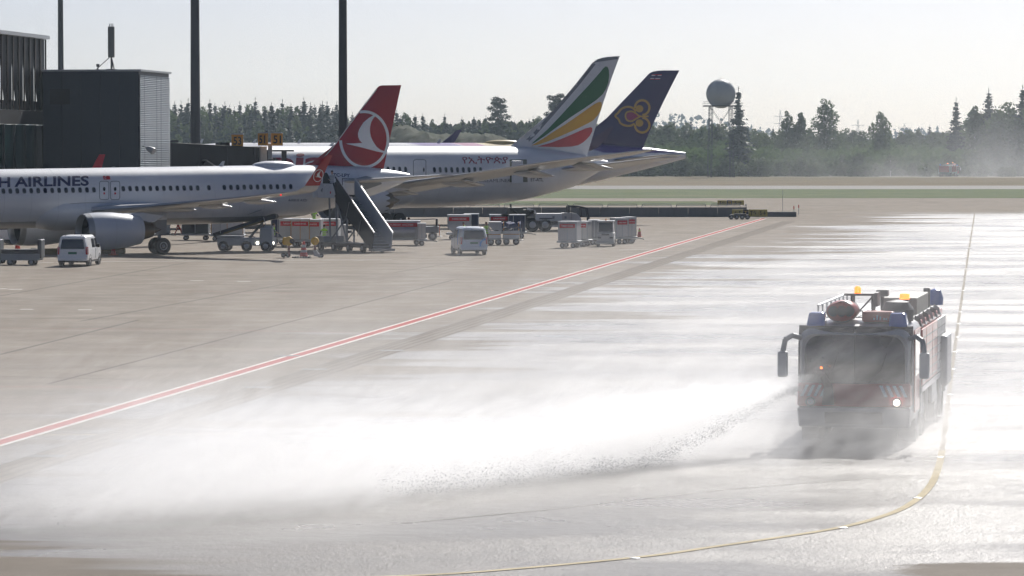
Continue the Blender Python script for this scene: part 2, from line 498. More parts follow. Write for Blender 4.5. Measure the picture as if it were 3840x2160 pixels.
# ================================================================== AIRCRAFT
def text2d(body, bold=0.0):
    cu = bpy.data.curves.new('t', 'FONT'); cu.body = body; cu.offset = bold; cu.resolution_u = 4
    ob = bpy.data.objects.new('t', cu); COL.objects.link(ob)
    dg = bpy.context.evaluated_depsgraph_get()
    me = ob.evaluated_get(dg).to_mesh()
    vs = [(v.co.x, v.co.y) for v in me.vertices]; fs = [tuple(p.vertices) for p in me.polygons]
    ob.evaluated_get(dg).to_mesh_clear()
    bpy.data.objects.remove(ob); bpy.data.curves.remove(cu)
    return vs, fs
def text_px(body, x0, yl, yr, x1, hl, hr, bold=0.0, slant=0.0):
    """lettering fitted between photo columns x0..x1; baseline rows yl,yr; heights hl,hr"""
    vs, fs = text2d(body, bold)
    xs = [v[0] for v in vs]; ys = [v[1] for v in vs]
    ax, bx, ay, by = min(xs), max(xs), min(ys), max(ys)
    out = []
    for x, y in vs:
        u = (x - ax) / (bx - ax); v = (y - ay) / (by - ay)
        h = hl + (hr - hl) * u
        out.append((x0 + (x1 - x0) * u + slant * v * h, yl + (yr - yl) * u - v * h))
    return out, fs
def poly_px(pts): return list(pts), [tuple(range(len(pts)))]
def stroke_px(pts, wd, closed=False):
    pts = [Vector(p) for p in pts]; n = len(pts); L = []; R = []
    for i in range(n):
        a = pts[(i - 1) % n] if (closed or i > 0) else pts[i]; c = pts[(i + 1) % n] if (closed or i < n - 1) else pts[i]
        t = (c - a).normalized(); q = Vector((-t.y, t.x)) * wd / 2
        L.append(tuple(pts[i] + q)); R.append(tuple(pts[i] - q))
    fs = [(i, (i + 1) % n, n + (i + 1) % n, n + i) for i in range(n if closed else n - 1)]
    return L + R, fs
def ell_px(cx, cy, rx, ry, a0=0, a1=360, n=40):
    return [(cx + rx * math.cos(rad(a0 + (a1 - a0) * i / n)), cy + ry * math.sin(rad(a0 + (a1 - a0) * i / n))) for i in range(n + (0 if a1 - a0 == 360 else 1))]

class Plane:
    def __init__(s, name, label, O, th, pitch, prof, zoff=0.0):
        s.root = thing(name, label, 'airplane', (O[0], O[1], zoff))
        s.root.rotation_euler = (0, -pitch, th)
        s.mw = Matrix.Translation((O[0], O[1], zoff)) @ Matrix.Rotation(th, 4, 'Z') @ Matrix.Rotation(-pitch, 4, 'Y')
        s.inv = s.mw.inverted()
        s.prof = prof                       # (x, ztop, zbot, halfwidth)
        s.o = s.inv @ CAM
    def sec(s, x):
        p = s.prof
        if x <= p[0][0]: return p[0][1:]
        for a, b in zip(p[:-1], p[1:]):
            if x <= b[0]:
                t = (x - a[0]) / (b[0] - a[0]); t2 = t
                return tuple(a[i] + (b[i] - a[i]) * t2 for i in (1, 2, 3))
        return p[-1][1:]
    def side(s, x, z):                      # port surface y (negative)
        zt, zb, hw = s.sec(x); zc = (zt + zb) / 2; rz = (zt - zb) / 2
        q = (z - zc) / rz
        return -hw * math.sqrt(max(.0, 1 - q * q))
    def hit(s, px, py, y):
        d = s.inv.to_3x3() @ ray(px, py)
        t = (y - s.o.y) / d.y
        return s.o + d * t
    def hit_side(s, px, py):
        y = -2.0
        for _ in range(8):
            p = s.hit(px, py, y); y = s.side(p.x, p.z)
        return Vector((p.x, y, p.z))
    def decal(s, name, vf, mat, surf='side', off=.014, step=9, stepx=60, label=None):
        vs, fs = vf
        bm = bmesh.new()
        bv = [bm.verts.new((x, y, 0)) for x, y in vs]
        for f in fs:
            try: bm.faces.new([bv[i] for i in f])
            except ValueError: pass
        bmesh.ops.triangulate(bm, faces=bm.faces[:])
        ys = [v.co.y for v in bm.verts]; xs = [v.co.x for v in bm.verts]
        for lo, hi, st, nrm in ((min(ys), max(ys), step, (0, 1, 0)), (min(xs), max(xs), stepx, (1, 0, 0))):
            k = lo + st
            while k < hi:
                bmesh.ops.bisect_plane(bm, geom=bm.verts[:] + bm.edges[:] + bm.faces[:], plane_co=Vector(nrm) * k, plane_no=nrm, dist=1e-4)
                k += st
        for v in bm.verts:
            if surf == 'side':
                p = s.hit_side(v.co.x, v.co.y); zt, zb, hw = s.sec(p.x); zc = (zt + zb) / 2
                nn = Vector((0, p.y, p.z - zc)).normalized(); v.co = p + nn * off
            else:
                y = 0
                for _ in range(5):
                    p = s.hit(v.co.x, v.co.y, y); y = surf(p.x, p.z)
                v.co = Vector((p.x, y - off, p.z))
        me = bpy.data.meshes.new(name); bm.to_mesh(me); bm.free()
        o = bpy.data.objects.new(name, me); me.materials.append(mat); COL.objects.link(o); o.parent = s.root
        if label: o['label'] = label
        return o
    def fuselage(s, mat, n=44, name='fuselage'):
        xs = []
        p = s.prof
        for a, b in zip(p[:-1], p[1:]):
            k = max(1, int((b[0] - a[0]) / 1.2))
            xs += [a[0] + (b[0] - a[0]) * i / k for i in range(k)]
        xs.append(p[-1][0])
        rings = []
        for x in xs:
            zt, zb, hw = s.sec(x); zc = (zt + zb) / 2; rz = (zt - zb) / 2
            rings.append([(x, hw * math.sin(2 * math.pi * i / n), zc + rz * math.cos(2 * math.pi * i / n)) for i in range(n)])
        s.body = MB().loft(rings).build(name, mat, s.root, True, ang=60)
        return s.body
    def wing(s, name, secs, mat, mirror=False, tc=.11):
        """secs: (y, xLE, z, chord[, twist]); airfoil loft"""
        af = [(0, 0), (.02, .35), (.08, .65), (.2, .92), (.35, 1), (.55, .8), (.78, .42), (1, .04), (1, -.04), (.78, -.2), (.55, -.42), (.35, -.62), (.2, -.65), (.08, -.5), (.02, -.28)]
        sg = -1 if mirror else 1
        rings = []
        for q in secs:
            y, x, z, c = q[:4]; t = (q[4] if len(q) > 4 else tc) * c * .5
            rings.append([(x + c * a, sg * y, z + t * b - .02 * c * a) for a, b in af])
        return MB().loft(rings).build(name, mat, s.root, True, ang=50)
    def fin(s, outline, mat, thick=.42, name='fin'):
        """vertical fin from a traced outline on the centre plane, lens-like thickness"""
        pts = [s.hit(x, y, 0) for x, y in outline]
        s.fpts = [(p.x, p.z) for p in pts]
        def surf(x, z):
            # horizontal extent of the fin at height z
            xs = []
            P = s.fpts; n = len(P)
            for i in range(n):
                a = P[i]; b = P[(i + 1) % n]
                if (a[1] - z) * (b[1] - z) < 0:
                    xs.append(a[0] + (b[0] - a[0]) * (z - a[1]) / (b[1] - a[1]))
            if len(xs) < 2: return -.06
            lo, hi = min(xs), max(xs); c = max(.3, hi - lo)
            u = max(0.0, min(1.0, (x - lo) / c))
            t = 1 - (abs(u - .35) / (.35 if u < .35 else .65)) ** 2.0
            return -max(.02, thick * .5 * (c / s.fch) * max(0, t))
        zs = [p[1] for p in s.fpts]; s.fch = max(p[0] for p in s.fpts) - min(p[0] for p in s.fpts); s.fch *= .55
        bm = bmesh.new()
        f = bm.faces.new([bm.verts.new((x, 0, z)) for x, z in s.fpts])
        bmesh.ops.triangulate(bm, faces=[f])
        for k in range(1, 16):
            zz = min(zs) + (max(zs) - min(zs)) * k / 16
            bmesh.ops.bisect_plane(bm, geom=bm.verts[:] + bm.edges[:] + bm.faces[:], plane_co=(0, 0, zz), plane_no=(0, 0, 1))
        x0 = min(p[0] for p in s.fpts); x1 = max(p[0] for p in s.fpts)
        for k in range(1, 20):
            bmesh.ops.bisect_plane(bm, geom=bm.verts[:] + bm.edges[:] + bm.faces[:], plane_co=(x0 + (x1 - x0) * k / 20, 0, 0), plane_no=(1, 0, 0))
        bm.verts.ensure_lookup_table(); bm.verts.index_update()
        V = [v.co.copy() for v in bm.verts]; Fc = [[v.index for v in f.verts] for f in bm.faces]
        bnd = [[e.verts[0].index, e.verts[1].index] for e in bm.edges if e.is_boundary]
        bm.free()
        n = len(V); mb = MB()
        hv = [surf(p.x, p.z) for p in V]
        vs = [(p.x, h, p.z) for p, h in zip(V, hv)] + [(p.x, -h, p.z) for p, h in zip(V, hv)]
        mb.add(vs, [tuple(f) for f in Fc] + [tuple(i + n for i in f[::-1]) for f in Fc] + [(a, b, b + n, a + n) for a, b in bnd])
        s.finsurf = surf
        return mb.build(name, mat, s.root, True, ang=40)
    def engine(s, x0, x1, y, z, r, cowl, mirror=False, chev=0, lipm=None):
        sg = 1 if mirror else -1
        L = x1 - x0; o = (x0, sg * y, z)
        e = MB().lathe(o, (1, 0, 0), [(.35, r * .80), (.12, r * .84), (.02, r * .89)], 36)
        nac = MB().lathe(o, (1, 0, 0), [(.10 * L, r * .985), (.25 * L, r * 1.02), (.5 * L, r * 1.01), (.8 * L, r * .9), (L, r * .76), (L, r * .72), (.8 * L, r * .78)], 40)
        if chev:
            for i in range(chev):
                a0 = 2 * math.pi * i / chev; a1 = 2 * math.pi * (i + 1) / chev; am = (a0 + a1) / 2
                f = lambda a, d, rr: (o[0] + d, o[1] + rr * math.cos(a), o[2] + rr * math.sin(a))
                nac.add([f(a0, L - .02, r * .762), f(a1, L - .02, r * .762), f(am + .06, L + .5, r * .72), f(am - .06, L + .5, r * .72)], [(0, 1, 2, 3)])
        nc = nac.build('engine_cowling', cowl, s.root, True)
        lip = MB().lathe(o, (1, 0, 0), [(.45, r * .80), (.15, r * .83), (.03, r * .87), (0, r * .91), (.04, r * .945), (.10 * L, r * .986)], 40).build('inlet_lip', lipm or steel, nc, True)
        inn = MB().lathe(o, (1, 0, 0), [(.45, r * .80), (L * .5, r * .78)], 36).build('inlet_duct', M('duct liner', (.05, .055, .06), .5), nc, True)
        fan = MB()
        for i in range(18):
            a = 2 * math.pi * i / 18
            f = lambda a, d, rr: (o[0] + d, o[1] + rr * math.cos(a), o[2] + rr * math.sin(a))
            fan.add([f(a, .80, r * .2), f(a + .16, 1.0, r * .2), f(a + .42, .96, r * .79), f(a + .2, .78, r * .79)], [(0, 1, 2, 3)])
        fan.lathe((o[0] + .6, o[1], o[2]), (1, 0, 0), [(0, .01), (.15, r * .1), (.35, r * .2)], 16)
        fan.lathe((o[0] + 1.08, o[1], o[2]), (1, 0, 0), [(0, .01), (.01, r * .79)], 24)
        fan.build('fan', dark, nc, True)
        MB().lathe((o[0] + L * .8, o[1], o[2]), (1, 0, 0), [(0, r * .62), (.25 * L, r * .55), (.42 * L, r * .40), (.43 * L, r * .36)], 28).build('core_nozzle', M('hot nozzle metal', (.16, .14, .12), .4, .8, var=.25), nc, True)
        MB().lathe((o[0] + L * .8, o[1], o[2]), (1, 0, 0), [(.1 * L, r * .34), (.45 * L, r * .24), (.60 * L, .02)], 20).build('exhaust_cone', M('hot nozzle metal', (.16, .14, .12), .4, .8), nc, True)
        return nc
    def gear(s, x, y, r, wd, zt, gap, rows=1, drop=0.0):
        g = MB()
        g.cyl((x, y, zt), (x, y, r + drop), .14, .11, 12)
        g.cyl((x - 1.0, y, zt - .1), (x, y, zt * .45 + drop), .06, .05, 8)
        g.cyl((x, y + (1.2 if y < 0 else -1.2), zt - .1), (x, y, zt * .5 + drop), .06, .05, 8)
        if rows > 1: g.cyl((x - .75, y, r + drop), (x + .75, y, r + drop), .11, .11, 8)
        go = g.build('landing_gear', M('gear grey', (.36, .37, .38), .45, .3), s.root, True)
        MB().prism([(x - .45, zt - .15), (x + .5, zt - .1), (x + .45, zt * .55), (x - .35, zt * .5)], y - .22, y - .18).build('gear_door', s.paint, go)
        xs = [x] if rows == 1 else [x - .75, x + .75]
        for xx in xs:
            for dy in (-gap / 2, gap / 2):
                wh = MB().wheel((xx, y + dy, r + drop), (0, 1, 0), r, wd, 24).build('wheel', black, go, True)
                MB().lathe((xx, y + dy - wd * .46, r + drop), (0, -1, 0), [(0, r * .54), (.02, r * .5), (.01, r * .2), (.05, r * .12), (.06, .01)], 18).build('rim', midgrey, wh, True)
    def window_row(s, px0, py0, px1, py1, cnt, wx, wz, mat, fr):
        """cabin windows between two photo points, alike pieces sharing one mesh"""
        if not hasattr(s, 'wmesh'):
            def oval(w, h, n=14):
                return [(w * abs(math.cos(t)) ** .7 * (1 if math.cos(t) >= 0 else -1), h * abs(math.sin(t)) ** .7 * (1 if math.sin(t) >= 0 else -1)) for t in [2 * math.pi * i / n for i in range(n)]]
            a = MB().prism([(p[0], p[1]) for p in oval(wx, wz)], -.012, .012); s.wmesh = a.mesh('window', True)
            s.wmesh.materials.append(mat)
            b = MB().prism([(p[0], p[1]) for p in oval(wx * 1.28, wz * 1.2)], -.006, .012); s.fmesh = b.mesh('window_frame', True)
            s.fmesh.materials.append(fr)
        for i in range(cnt):
            t = i / max(1, cnt - 1)
            p = s.hit_side(px0 + (px1 - px0) * t, py0 + (py1 - py0) * t)
            zt, zb, hw = s.sec(p.x); zc = (zt + zb) / 2; rz = (zt - zb) / 2
            tilt = math.atan2((p.z - zc) / (rz * rz), -p.y / (hw * hw))
            o = bpy.data.objects.new('window', s.wmesh); COL.objects.link(o); o.parent = s.root
            o.location = (p.x, p.y - .014 * math.cos(tilt), p.z + .014 * math.sin(tilt)); o.rotation_euler = (-tilt, 0, 0)
            f = bpy.data.objects.new('window_frame', s.fmesh); COL.objects.link(f); f.parent = o; f.location = (0, .010, 0)
    def door(s, x0, y0, x1, y1, win=None, label=None):
        rx, ry = (x1 - x0) * .22, (y1 - y0) * .10
        pts = []
        for cx, cy, a in ((x1 - rx, y1 - ry, 0), (x0 + rx, y1 - ry, 90), (x0 + rx, y0 + ry, 180), (x1 - rx, y0 + ry, 270)):
            pts += [(cx + rx * math.cos(rad(a + t)), cy + ry * math.sin(rad(a + t))) for t in (0, 30, 60, 90)]
        d = s.decal('door', poly_px(pts), s.doorm, off=.006)
        k = s.decal('door_outline', stroke_px(pts, 2.6, True), M('door seal', (.20, .21, .23), .6), off=.014); k.parent = d
        if win: k = s.decal('door_window', poly_px(ell_px(*win, n=12)), glass, off=.018); k.parent = d
        return d

def paint_mat(name, top, belly=None, zb=0.0, dirt=.12, rough=.30):
    m, nt, b = newmat(name)
    tc = nt.nodes.new('ShaderNodeTexCoord'); vec = tc.outputs['Object']
    sp = nt.nodes.new('ShaderNodeSeparateXYZ'); nt.links.new(vec, sp.inputs[0])
    n1 = enoise(vec, .5, 5, .6, sc=(.35, 1, 1)); n2 = enoise(vec, 2.2, 4, .65, sc=(.25, 1, 1.6))
    c = emix(sstep(n1, .3, .8), tuple(t * .93 for t in top), tuple(min(1, t * 1.03) for t in top))
    if belly:
        c = emix(sstep(E(sp.outputs[2]), zb + .03, zb - .03), c, belly)
    c = emix(sstep(n2, .52, .85) * dirt, c, (.22, .20, .17))
    # panel joints
    wv = nt.nodes.new('ShaderNodeTexWave'); wv.wave_type = 'BANDS'; wv.bands_direction = 'X'; wv.inputs['Scale'].default_value = .155
    nt.links.new(vec, wv.inputs[0])
    c = emix(sstep(E(wv.outputs[1]), .9985, .9998) * .22, c, (.2, .2, .2))
    nt.links.new(c, b.inputs['Base Color'])
    nt.links.new((rough + n1 * .12).v, b.inputs['Roughness'])
    b.inputs['Coat Weight'].default_value = .35; b.inputs['Coat Roughness'].default_value = .12
    bp = nt.nodes.new('ShaderNodeBump'); bp.inputs['Strength'].default_value = .04; bp.inputs['Distance'].default_value = .1
    nt.links.new(n1.v, bp.inputs['Height']); nt.links.new(bp.outputs[0], b.inputs['Normal'])
    return m
wing_m = paint_mat('wing grey paint', (.50, .50, .50), None, 0, .25, .34)
bare_m = M('bare leading edge', (.62, .62, .62), .28, .85, var=.08)
pur = M('violet fin paint', (.040, .024, .100), .36, var=.14, scale=.5, coat=.3)
gold = M('gold emblem', (.50, .30, .055), .45, var=.12)
mag = M('magenta emblem', (.30, .025, .10), .45, var=.12)
e_green = M('green fin band', (.012, .115, .030), .4, var=.16, scale=.6)
e_yel = M('yellow fin band', (.66, .36, .03), .4, var=.14, scale=.6)
e_red = M('red fin band', (.52, .055, .055), .4, var=.14, scale=.6)
t_red = M('crimson fin paint', (.36, .006, .014), .33, var=.12, scale=.4, coat=.4)
maroon = M('maroon lettering', (.30, .03, .055), .45, var=.1)
TH = rad(32)
ca, sa = math.cos(TH), math.sin(TH)

def wing_pts(pl, pairs):
    return [(abs(y), *(lambda p: (p.x, p.z))(pl.hit(px, py, y)), *rest) for px, py, y, *rest in pairs]

# ------------------------------------------------ red-tailed narrow-body (near stand)
Ca = (-26.7, 242.2)
prA = [(0, 3.75, 3.45, .1), (.5, 4.35, 2.95, .72), (1.5, 5.0, 2.5, 1.22), (3, 5.68, 2.12, 1.65), (5, 6.0, 1.97, 1.9), (6.8, 6.07, 1.93, 1.98), (29, 6.07, 1.93, 1.98),
       (32, 6.07, 2.0, 1.97), (35.5, 6.05, 2.36, 1.84), (37.4, 6.02, 2.75, 1.66), (40.1, 5.92, 3.37, 1.3), (42.2, 5.7, 4.0, .9), (43.5, 5.5, 4.45, .6), (44.5, 5.3, 4.92, .22)]
A = Plane('airliner', 'white narrow-body airliner with red fin and red winglets', (Ca[0] - 22 * ca, Ca[1] - 22 * sa), TH, rad(.6), prA, -.23)
A.paint = paint_mat('white airliner paint', (.73, .745, .77), (.27, .28, .30), 2.42, .12)
A.doorm = A.paint
A.paint2 = paint_mat('white nacelle paint', (.60, .63, .68), None, 0, .14)
A.fuselage(A.paint)
wr = A.hit(335, 786, -1.9); wt = A.hit(1085, 722, -16.6)
lerp = lambda a, b, t: a + (b - a) * t
def A_sec(y, c):
    t = (y - 1.9) / 14.7
    return (y, lerp(wr.x, wt.x, t), lerp(wr.z - .1, wt.z, t) - .35 * t * (1 - t), c)
for mir in (True, False):
    secs = [(.2, wr.x - .9, wr.z - .25, 7.2, .14), A_sec(1.9, 6.3) + (.14,), A_sec(6.4, 3.95) + (.12,), A_sec(12, 2.55) + (.11,), A_sec(16.6, 1.65) + (.10,)]
    wg = A.wing('wing', secs, wing_m, mir)
    x, z = wt.x, wt.z
    sl = A.wing('winglet_root', [(16.6, x, z, 1.65, .10), (17.1, x + .35, z + .12, 1.4, .10), (17.4, x + .75, z + .45, 1.15, .10)], wing_m, mir); sl.parent = wg
    sg = -1 if mir else 1
    wl_ = MB(); rg = []
    for q, (yy, xx, zz, c) in enumerate(((17.4, x + .75, z + .45, 1.15), (17.55, x + 1.15, z + 1.05, .92), (17.75, x + 1.75, z + 1.95, .68), (17.85, x + 2.15, z + 2.5, .5))):
        th = .09 * c
        rg.append([(xx, sg * yy, zz), (xx + c * .3, sg * (yy + th), zz), (xx + c, sg * yy, zz), (xx + c * .3, sg * (yy - th), zz)])
    wlo = wl_.loft(rg).build('winglet', t_red, wg, True)
    if mir:
        ring = [(17.6, .95)]
        cx_, cz_ = x + 1.62, z + 1.12
        er = MB()
        f = lambda r, a: (cx_ + r * math.cos(a) + .0, -17.75 - .0, cz_ + r * math.sin(a))
        pts = [(cx_ + .40 * math.cos(t) * .9, cz_ + .40 * math.sin(t)) for t in [2 * math.pi * i / 24 for i in range(24)]]
        v, fcs = stroke_px(pts, .05, True)
        er.add([(p[0] + .12 * (p[1] - cz_), -17.66 - .18 * max(0, p[1] - cz_ + .3) - .02, p[1]) for p in v], fcs)
        bird = [(.12, .36), (-.12, .1), (-.1, -.05), (-.25, -.07), (.12, -.13), (.36, -.2), (.1, -.02), (.06, .12)]
        er.add([(cx_ + a + .12 * b, -17.66 - .18 * max(0, b + .3) - .024, cz_ + b) for a, b in bird], [tuple(range(len(bird)))])
        er.build('emblem', white, wlo)
    # bare metal slat edge
    le = MB()
    le.loft([[(q[1] - .03, sg * q[0], q[2] + .02), (q[1] + .05, sg * q[0], q[2] + .09 * q[3] * .4 + .02), (q[1] + .05, sg * q[0], q[2] - .05)] for q in secs[1:]]).build('slat', bare_m, wg, True)
    # flap track fairings
    for yy, c in ((5.6, 4.2), (8.6, 3.4), (12.2, 2.5)):
        q = A_sec(yy, c)
        MB().lathe((q[1] + c * .45, sg * yy, q[2] - .16), (1, 0, -.04), [(0, .02), (.4, .16), (1.2, .2), (2.0, .13), (2.6, .02)], 12).build('flap_fairing', wing_m, wg, True)
    pyx = 15.2
    MB().prism([(16.0, 2.9), (19.8, 3.0), (21.4, 2.75), (20.6, 2.3), (18.6, 2.2), (16.4, 2.5)], sg * 5.75 - .2, sg * 5.75 + .2).build('pylon', A.paint2, wg, bevel=.08)
for mir in (False, True):
    A.engine(15.2, 19.5, 5.75, 1.78, 1.27, A.paint2, mir)
tp = A.hit(1644, 657, -6.2); 
for mir in (True, False):
    A.wing('stabilizer', [(.7, 37.3, 4.75, 4.0, .1), (1.2, 37.7, 4.8, 3.8, .1), (6.2, tp.x, tp.z, 1.5, .1)], wing_m, mir)
A.decal('stabilizer_seal', poly_px([(1330, 670), (1372, 660), (1420, 672), (1432, 690), (1368, 712), (1330, 708)]), M('seal plate', (.26, .28, .30), .5), off=.02)
for y in (3.8, -3.8): A.gear(22, y, .585, .42, 2.6, .92)
A.gear(5.1, 0, .38, .22, 2.2, .5, 1, .18)
bf = MB().lathe((12.6, 0, 0), (1, 0, 0), [(0, .3), (1.2, 1.35), (3, 1.65), (9.5, 1.65), (12, 1.2), (13.2, .3)], 28, 0, True).build('belly_fairing', A.paint2, A.root, True)
bf.scale = (1, 1.24, .9); bf.location = (0, 0, 3.2)
q8 = lambda x, y: (1100 + x * .276, 280 + y * .276)
outl = [q8(*p) for p in ((170, 1262), (255, 1215), (330, 1185), (420, 1110), (560, 950), (740, 700), (950, 425), (1130, 190), (1160, 160), (1195, 145), (1462, 142), (1440, 240), (1330, 760), (1218, 1310), (700, 1300))]
A.fin(outl, t_red)
A.decal('emblem', stroke_px([q8(*p) for p in ell_px(962, 879, 322, 376, -101, 178, 60)], 10.5), white, A.finsurf, .02)
A.decal('emblem', poly_px([q8(*p) for p in ((1090, 548), (1020, 590), (950, 650), (893, 740), (875, 800), (880, 850), (900, 895), (935, 928), (715, 935), (740, 946), (870, 975), (1000, 1008), (1120, 1040), (1225, 1062), (1240, 1042), (1180, 1020), (1130, 980), (1080, 905), (1050, 840), (1040, 770), (1040, 720), (1055, 650), (1080, 600), (1112, 562))]), white, A.finsurf, .022)
e = A.decal('leading_edge', stroke_px([q8(*p) for p in ((425, 1112), (565, 952), (745, 702), (955, 427), (1134, 194))], 3), bare_m, A.finsurf, .03)
# lettering and marks
q1 = lambda x, y: (x * .3727, 540 + y * .3727)
A.decal('lettering', text_px('AIRLINES', 54, 702, 697, 333, 39, 38, .028), navy)
A.decal('lettering', text_px('TURKISH', -236, 706, 703, 38, 39, 39, .028), navy)
fl = A.decal('flag', poly_px([(385, 660), (411, 659.5), (414, 673.5), (389, 674)]), sred)
k = A.decal('flag_crescent', stroke_px(ell_px(396, 667, 3.4, 4, 50, 310, 12), 1.6), white, off=.02); k.parent = fl
A.decal('lettering', text_px('TC-LPY', 1249, 662, 665, 1312, 12.5, 13, .02), navy)
A.decal('lettering', text_px('AIRBUS A321', 1080, 755, 755, 1150, 9, 9, .01, .15), navy)
wfr = M('window surround', (.42, .44, .48), .5)
wgl = M('cabin window', (.022, .026, .04), .12, var=.3, coat=.4)
A.window_row(13 - 26.2 * 8, 720, 352, 712, 22, .125, .18, wgl, wfr)
A.window_row(462, 708, 741, 705, 12, .125, .18, wgl, wfr)
A.window_row(783, 704, 783, 704, 1, .125, .18, wgl, wfr)
A.window_row(841, 703, 1090, 700, 11, .125, .18, wgl, wfr)
for x0, x1 in ((373, 408), (414, 449)):
    d = A.door(x0, 680, x1, 748, ((x0 + x1) / 2, 709, 5, 8))
    k = A.decal('door_mark', poly_px([((x0 + x1) / 2 - 3, 722), ((x0 + x1) / 2 + 3, 722), ((x0 + x1) / 2 + 3, 729), ((x0 + x1) / 2 - 3, 729)]), sred, off=.02); k.parent = d
for xx in (286, 346):
    A.decal('panel_line', stroke_px([(xx, 762), (xx + 1, 780), (xx - 2, 822)], 1.6), M('door seal', (.2, .21, .23), .6), off=.01)
A.decal('panel_line', stroke_px(smooth_line([(210, 788), (230, 772), (262, 764), (340, 760), (430, 762), (515, 767)]), 1.6), M('door seal', (.2, .21, .23), .6), off=.01)
# open rear door: dark opening and the leaf swung forward
A.decal('doorway', poly_px([(1211, 648), (1226, 648), (1238, 668), (1246, 700), (1247, 728), (1210, 728)]), M('cabin dark', (.012, .013, .016), .7), off=.01)
dp = A.hit_side(1190, 690)
MB().prism([(dp.x - .62, dp.z - 1.0), (dp.x + .1, dp.z - 1.0), (dp.x + .1, dp.z + .8), (dp.x - .62, dp.z + .8)], dp.y - .5, dp.y - .4).build('open_door', A.paint, A.root, bevel=.03)
# roof fairings and aerials
sd = A.hit(1025, 624, 0)
MB().sphere((sd.x, 0, 6.02), 1.0, 24, 12, (1.75, .75, .38)).build('antenna_dome', A.paint, A.root, True, ang=80)
for px_ in (823, 412):
    an = A.hit(px_, 624, 0)
    MB().prism([(an.x - .15, 6.0), (an.x + .3, 6.0), (an.x + .42, 6.42 if px_ > 500 else 6.12), (an.x + .25, 6.42 if px_ > 500 else 6.12)], -.03, .03).build('aerial', midgrey, A.root)
for px_, py_, c in ((1053, 731, 1), ):
    g = A.hit(px_, py_, -16.9)
    MB().sphere(g, .06, 8, 6).build('wing_light', M('red nav lamp', (.6, .02, .02), .2, emit=(1, .03, .02), estr=1.2), A.root, True)

# ------------------------------------------------ white wide-body with striped fin (middle stand)
LB = 56.7
TB = (9.6, 345.0)
prB0 = [(0, 4.6, 4.2, .1), (1, 5.6, 3.2, 1.3), (3, 6.6, 2.3, 2.2), (6, 7.4, 1.8, 2.75), (9, 7.69, 1.66, 2.88), (36.7, 7.69, 1.66, 2.88), (40.5, 7.69, 1.80, 2.86), (44.5, 7.69, 2.04, 2.72), (47.1, 7.55, 2.43, 2.5), (50.9, 7.2, 3.2, 1.9), (52.4, 7.0, 3.55, 1.65), (54.4, 6.65, 4.5, 1.05), (56.7, 6.2, 5.6, .3)]
B = Plane('airliner', 'white wide-body airliner with green, yellow and red striped fin', (TB[0] - LB * ca, TB[1] - LB * sa), TH, 0, prB0)
B.paint = paint_mat('white wide-body paint', (.73, .74, .76), None, 0, .14)
B.doorm = B.paint
B.fuselage(B.paint)
bt = B.hit(2445, 562, -30.0); bm_ = B.hit(2070, 605, -21.0)
for mir in (True, False):
    rt = (2.9, 17.5, 2.9)
    secs = [(.5, 15.5, 2.7, 12.5, .12), (2.9, 17.5, 2.85, 11.0, .12), (9.5, lerp(17.5, bm_.x, .37), lerp(2.85, bm_.z, .30), 7.0, .11), (15, lerp(17.5, bm_.x, .67), lerp(2.85, bm_.z, .62), 5.2, .10), (21, bm_.x, bm_.z, 4.0, .10), (26.5, lerp(bm_.x, bt.x, .52), lerp(bm_.z, bt.z, .58), 2.7, .09), (30, bt.x, bt.z, .5, .09)]
    wg = B.wing('wing', secs, wing_m, mir)
    sg = -1 if mir else 1
    MB().loft([[(q[1] - .04, sg * q[0], q[2] + .02), (q[1] + .08, sg * q[0], q[2] + .10), (q[1] + .08, sg * q[0], q[2] - .07)] for q in secs[1:]]).build('slat', bare_m, wg, True)
    for yy in (7.5, 12.5, 17.5, 21.5):
        t = (yy - 2.9) / 18.1
        z = lerp(2.85, bm_.z, t * .95); x = lerp(17.5, bm_.x, t); c = 8.2 - yy * .2
        MB().lathe((x + c * .35, sg * yy, z - .3), (1, 0, -.07), [(0, .03), (.6, .26), (2.2, .34), (3.6, .2), (4.6, .03)], 12).build('flap_fairing', wing_m, wg, True)
        MB().prism([(x + c * .62, z - .12), (x + c * .98, z - .55), (x + c * 1.02, z - .62), (x + c * .99, z - .45), (x + c * .64, z - .02)], sg * yy - 1.9, sg * yy + 1.9).build('flap', wing_m, wg)
    MB().prism([(19, 4.0), (24, 4.2), (28, 3.6), (25, 3.2), (20, 3.4)], sg * 9.7 - .28, sg * 9.7 + .28).build('pylon', B.paint, wg, bevel=.1)
for mir in (False, True):
    B.engine(18.8, 24.6, 9.7, 2.55, 1.78, B.paint, mir, 16)
st = B.hit(2556, 589, -9.9)
for mir in (True, False):
    B.wing('stabilizer', [(1.0, 49.0, 5.35, 6.4, .09), (2.2, 50.0, 5.4, 5.8, .09), (9.9, st.x - 2.4, st.z, 2.1, .09)], wing_m, mir)
for y in (4.9, -4.9): B.gear(28.5, y, .65, .5, 3.4, 1.3, 2)
B.gear(5.8, 0, .5, .35, 2.8, .7)
bf = MB().lathe((14, 0, 0), (1, 0, 0), [(0, .5), (2, 1.9), (5, 2.35), (15.5, 2.35), (18.2, 2.2), (20.2, 1.7), (21.3, .6)], 32, 0, True).build('belly_fairing', B.paint, B.root, True)
bf.scale = (1, 1.28, .95); bf.location = (0, 0, 3.68)
q6 = lambda x, y: (1900 + x * .3451, 180 + y * .3451)
outl = [q6(*p) for p in ((20, 1085), (90, 1062), (150, 1040), (205, 1003), (290, 925), (500, 685), (750, 395), (935, 160), (975, 125), (1050, 102), (1120, 93), (1227, 87), (1115, 395), (985, 790), (862, 1200), (500, 1150))]
B.finm = paint_mat('white fin paint', (.70, .70, .71), None, 0, .2)
B.fin(outl, B.finm, .55)
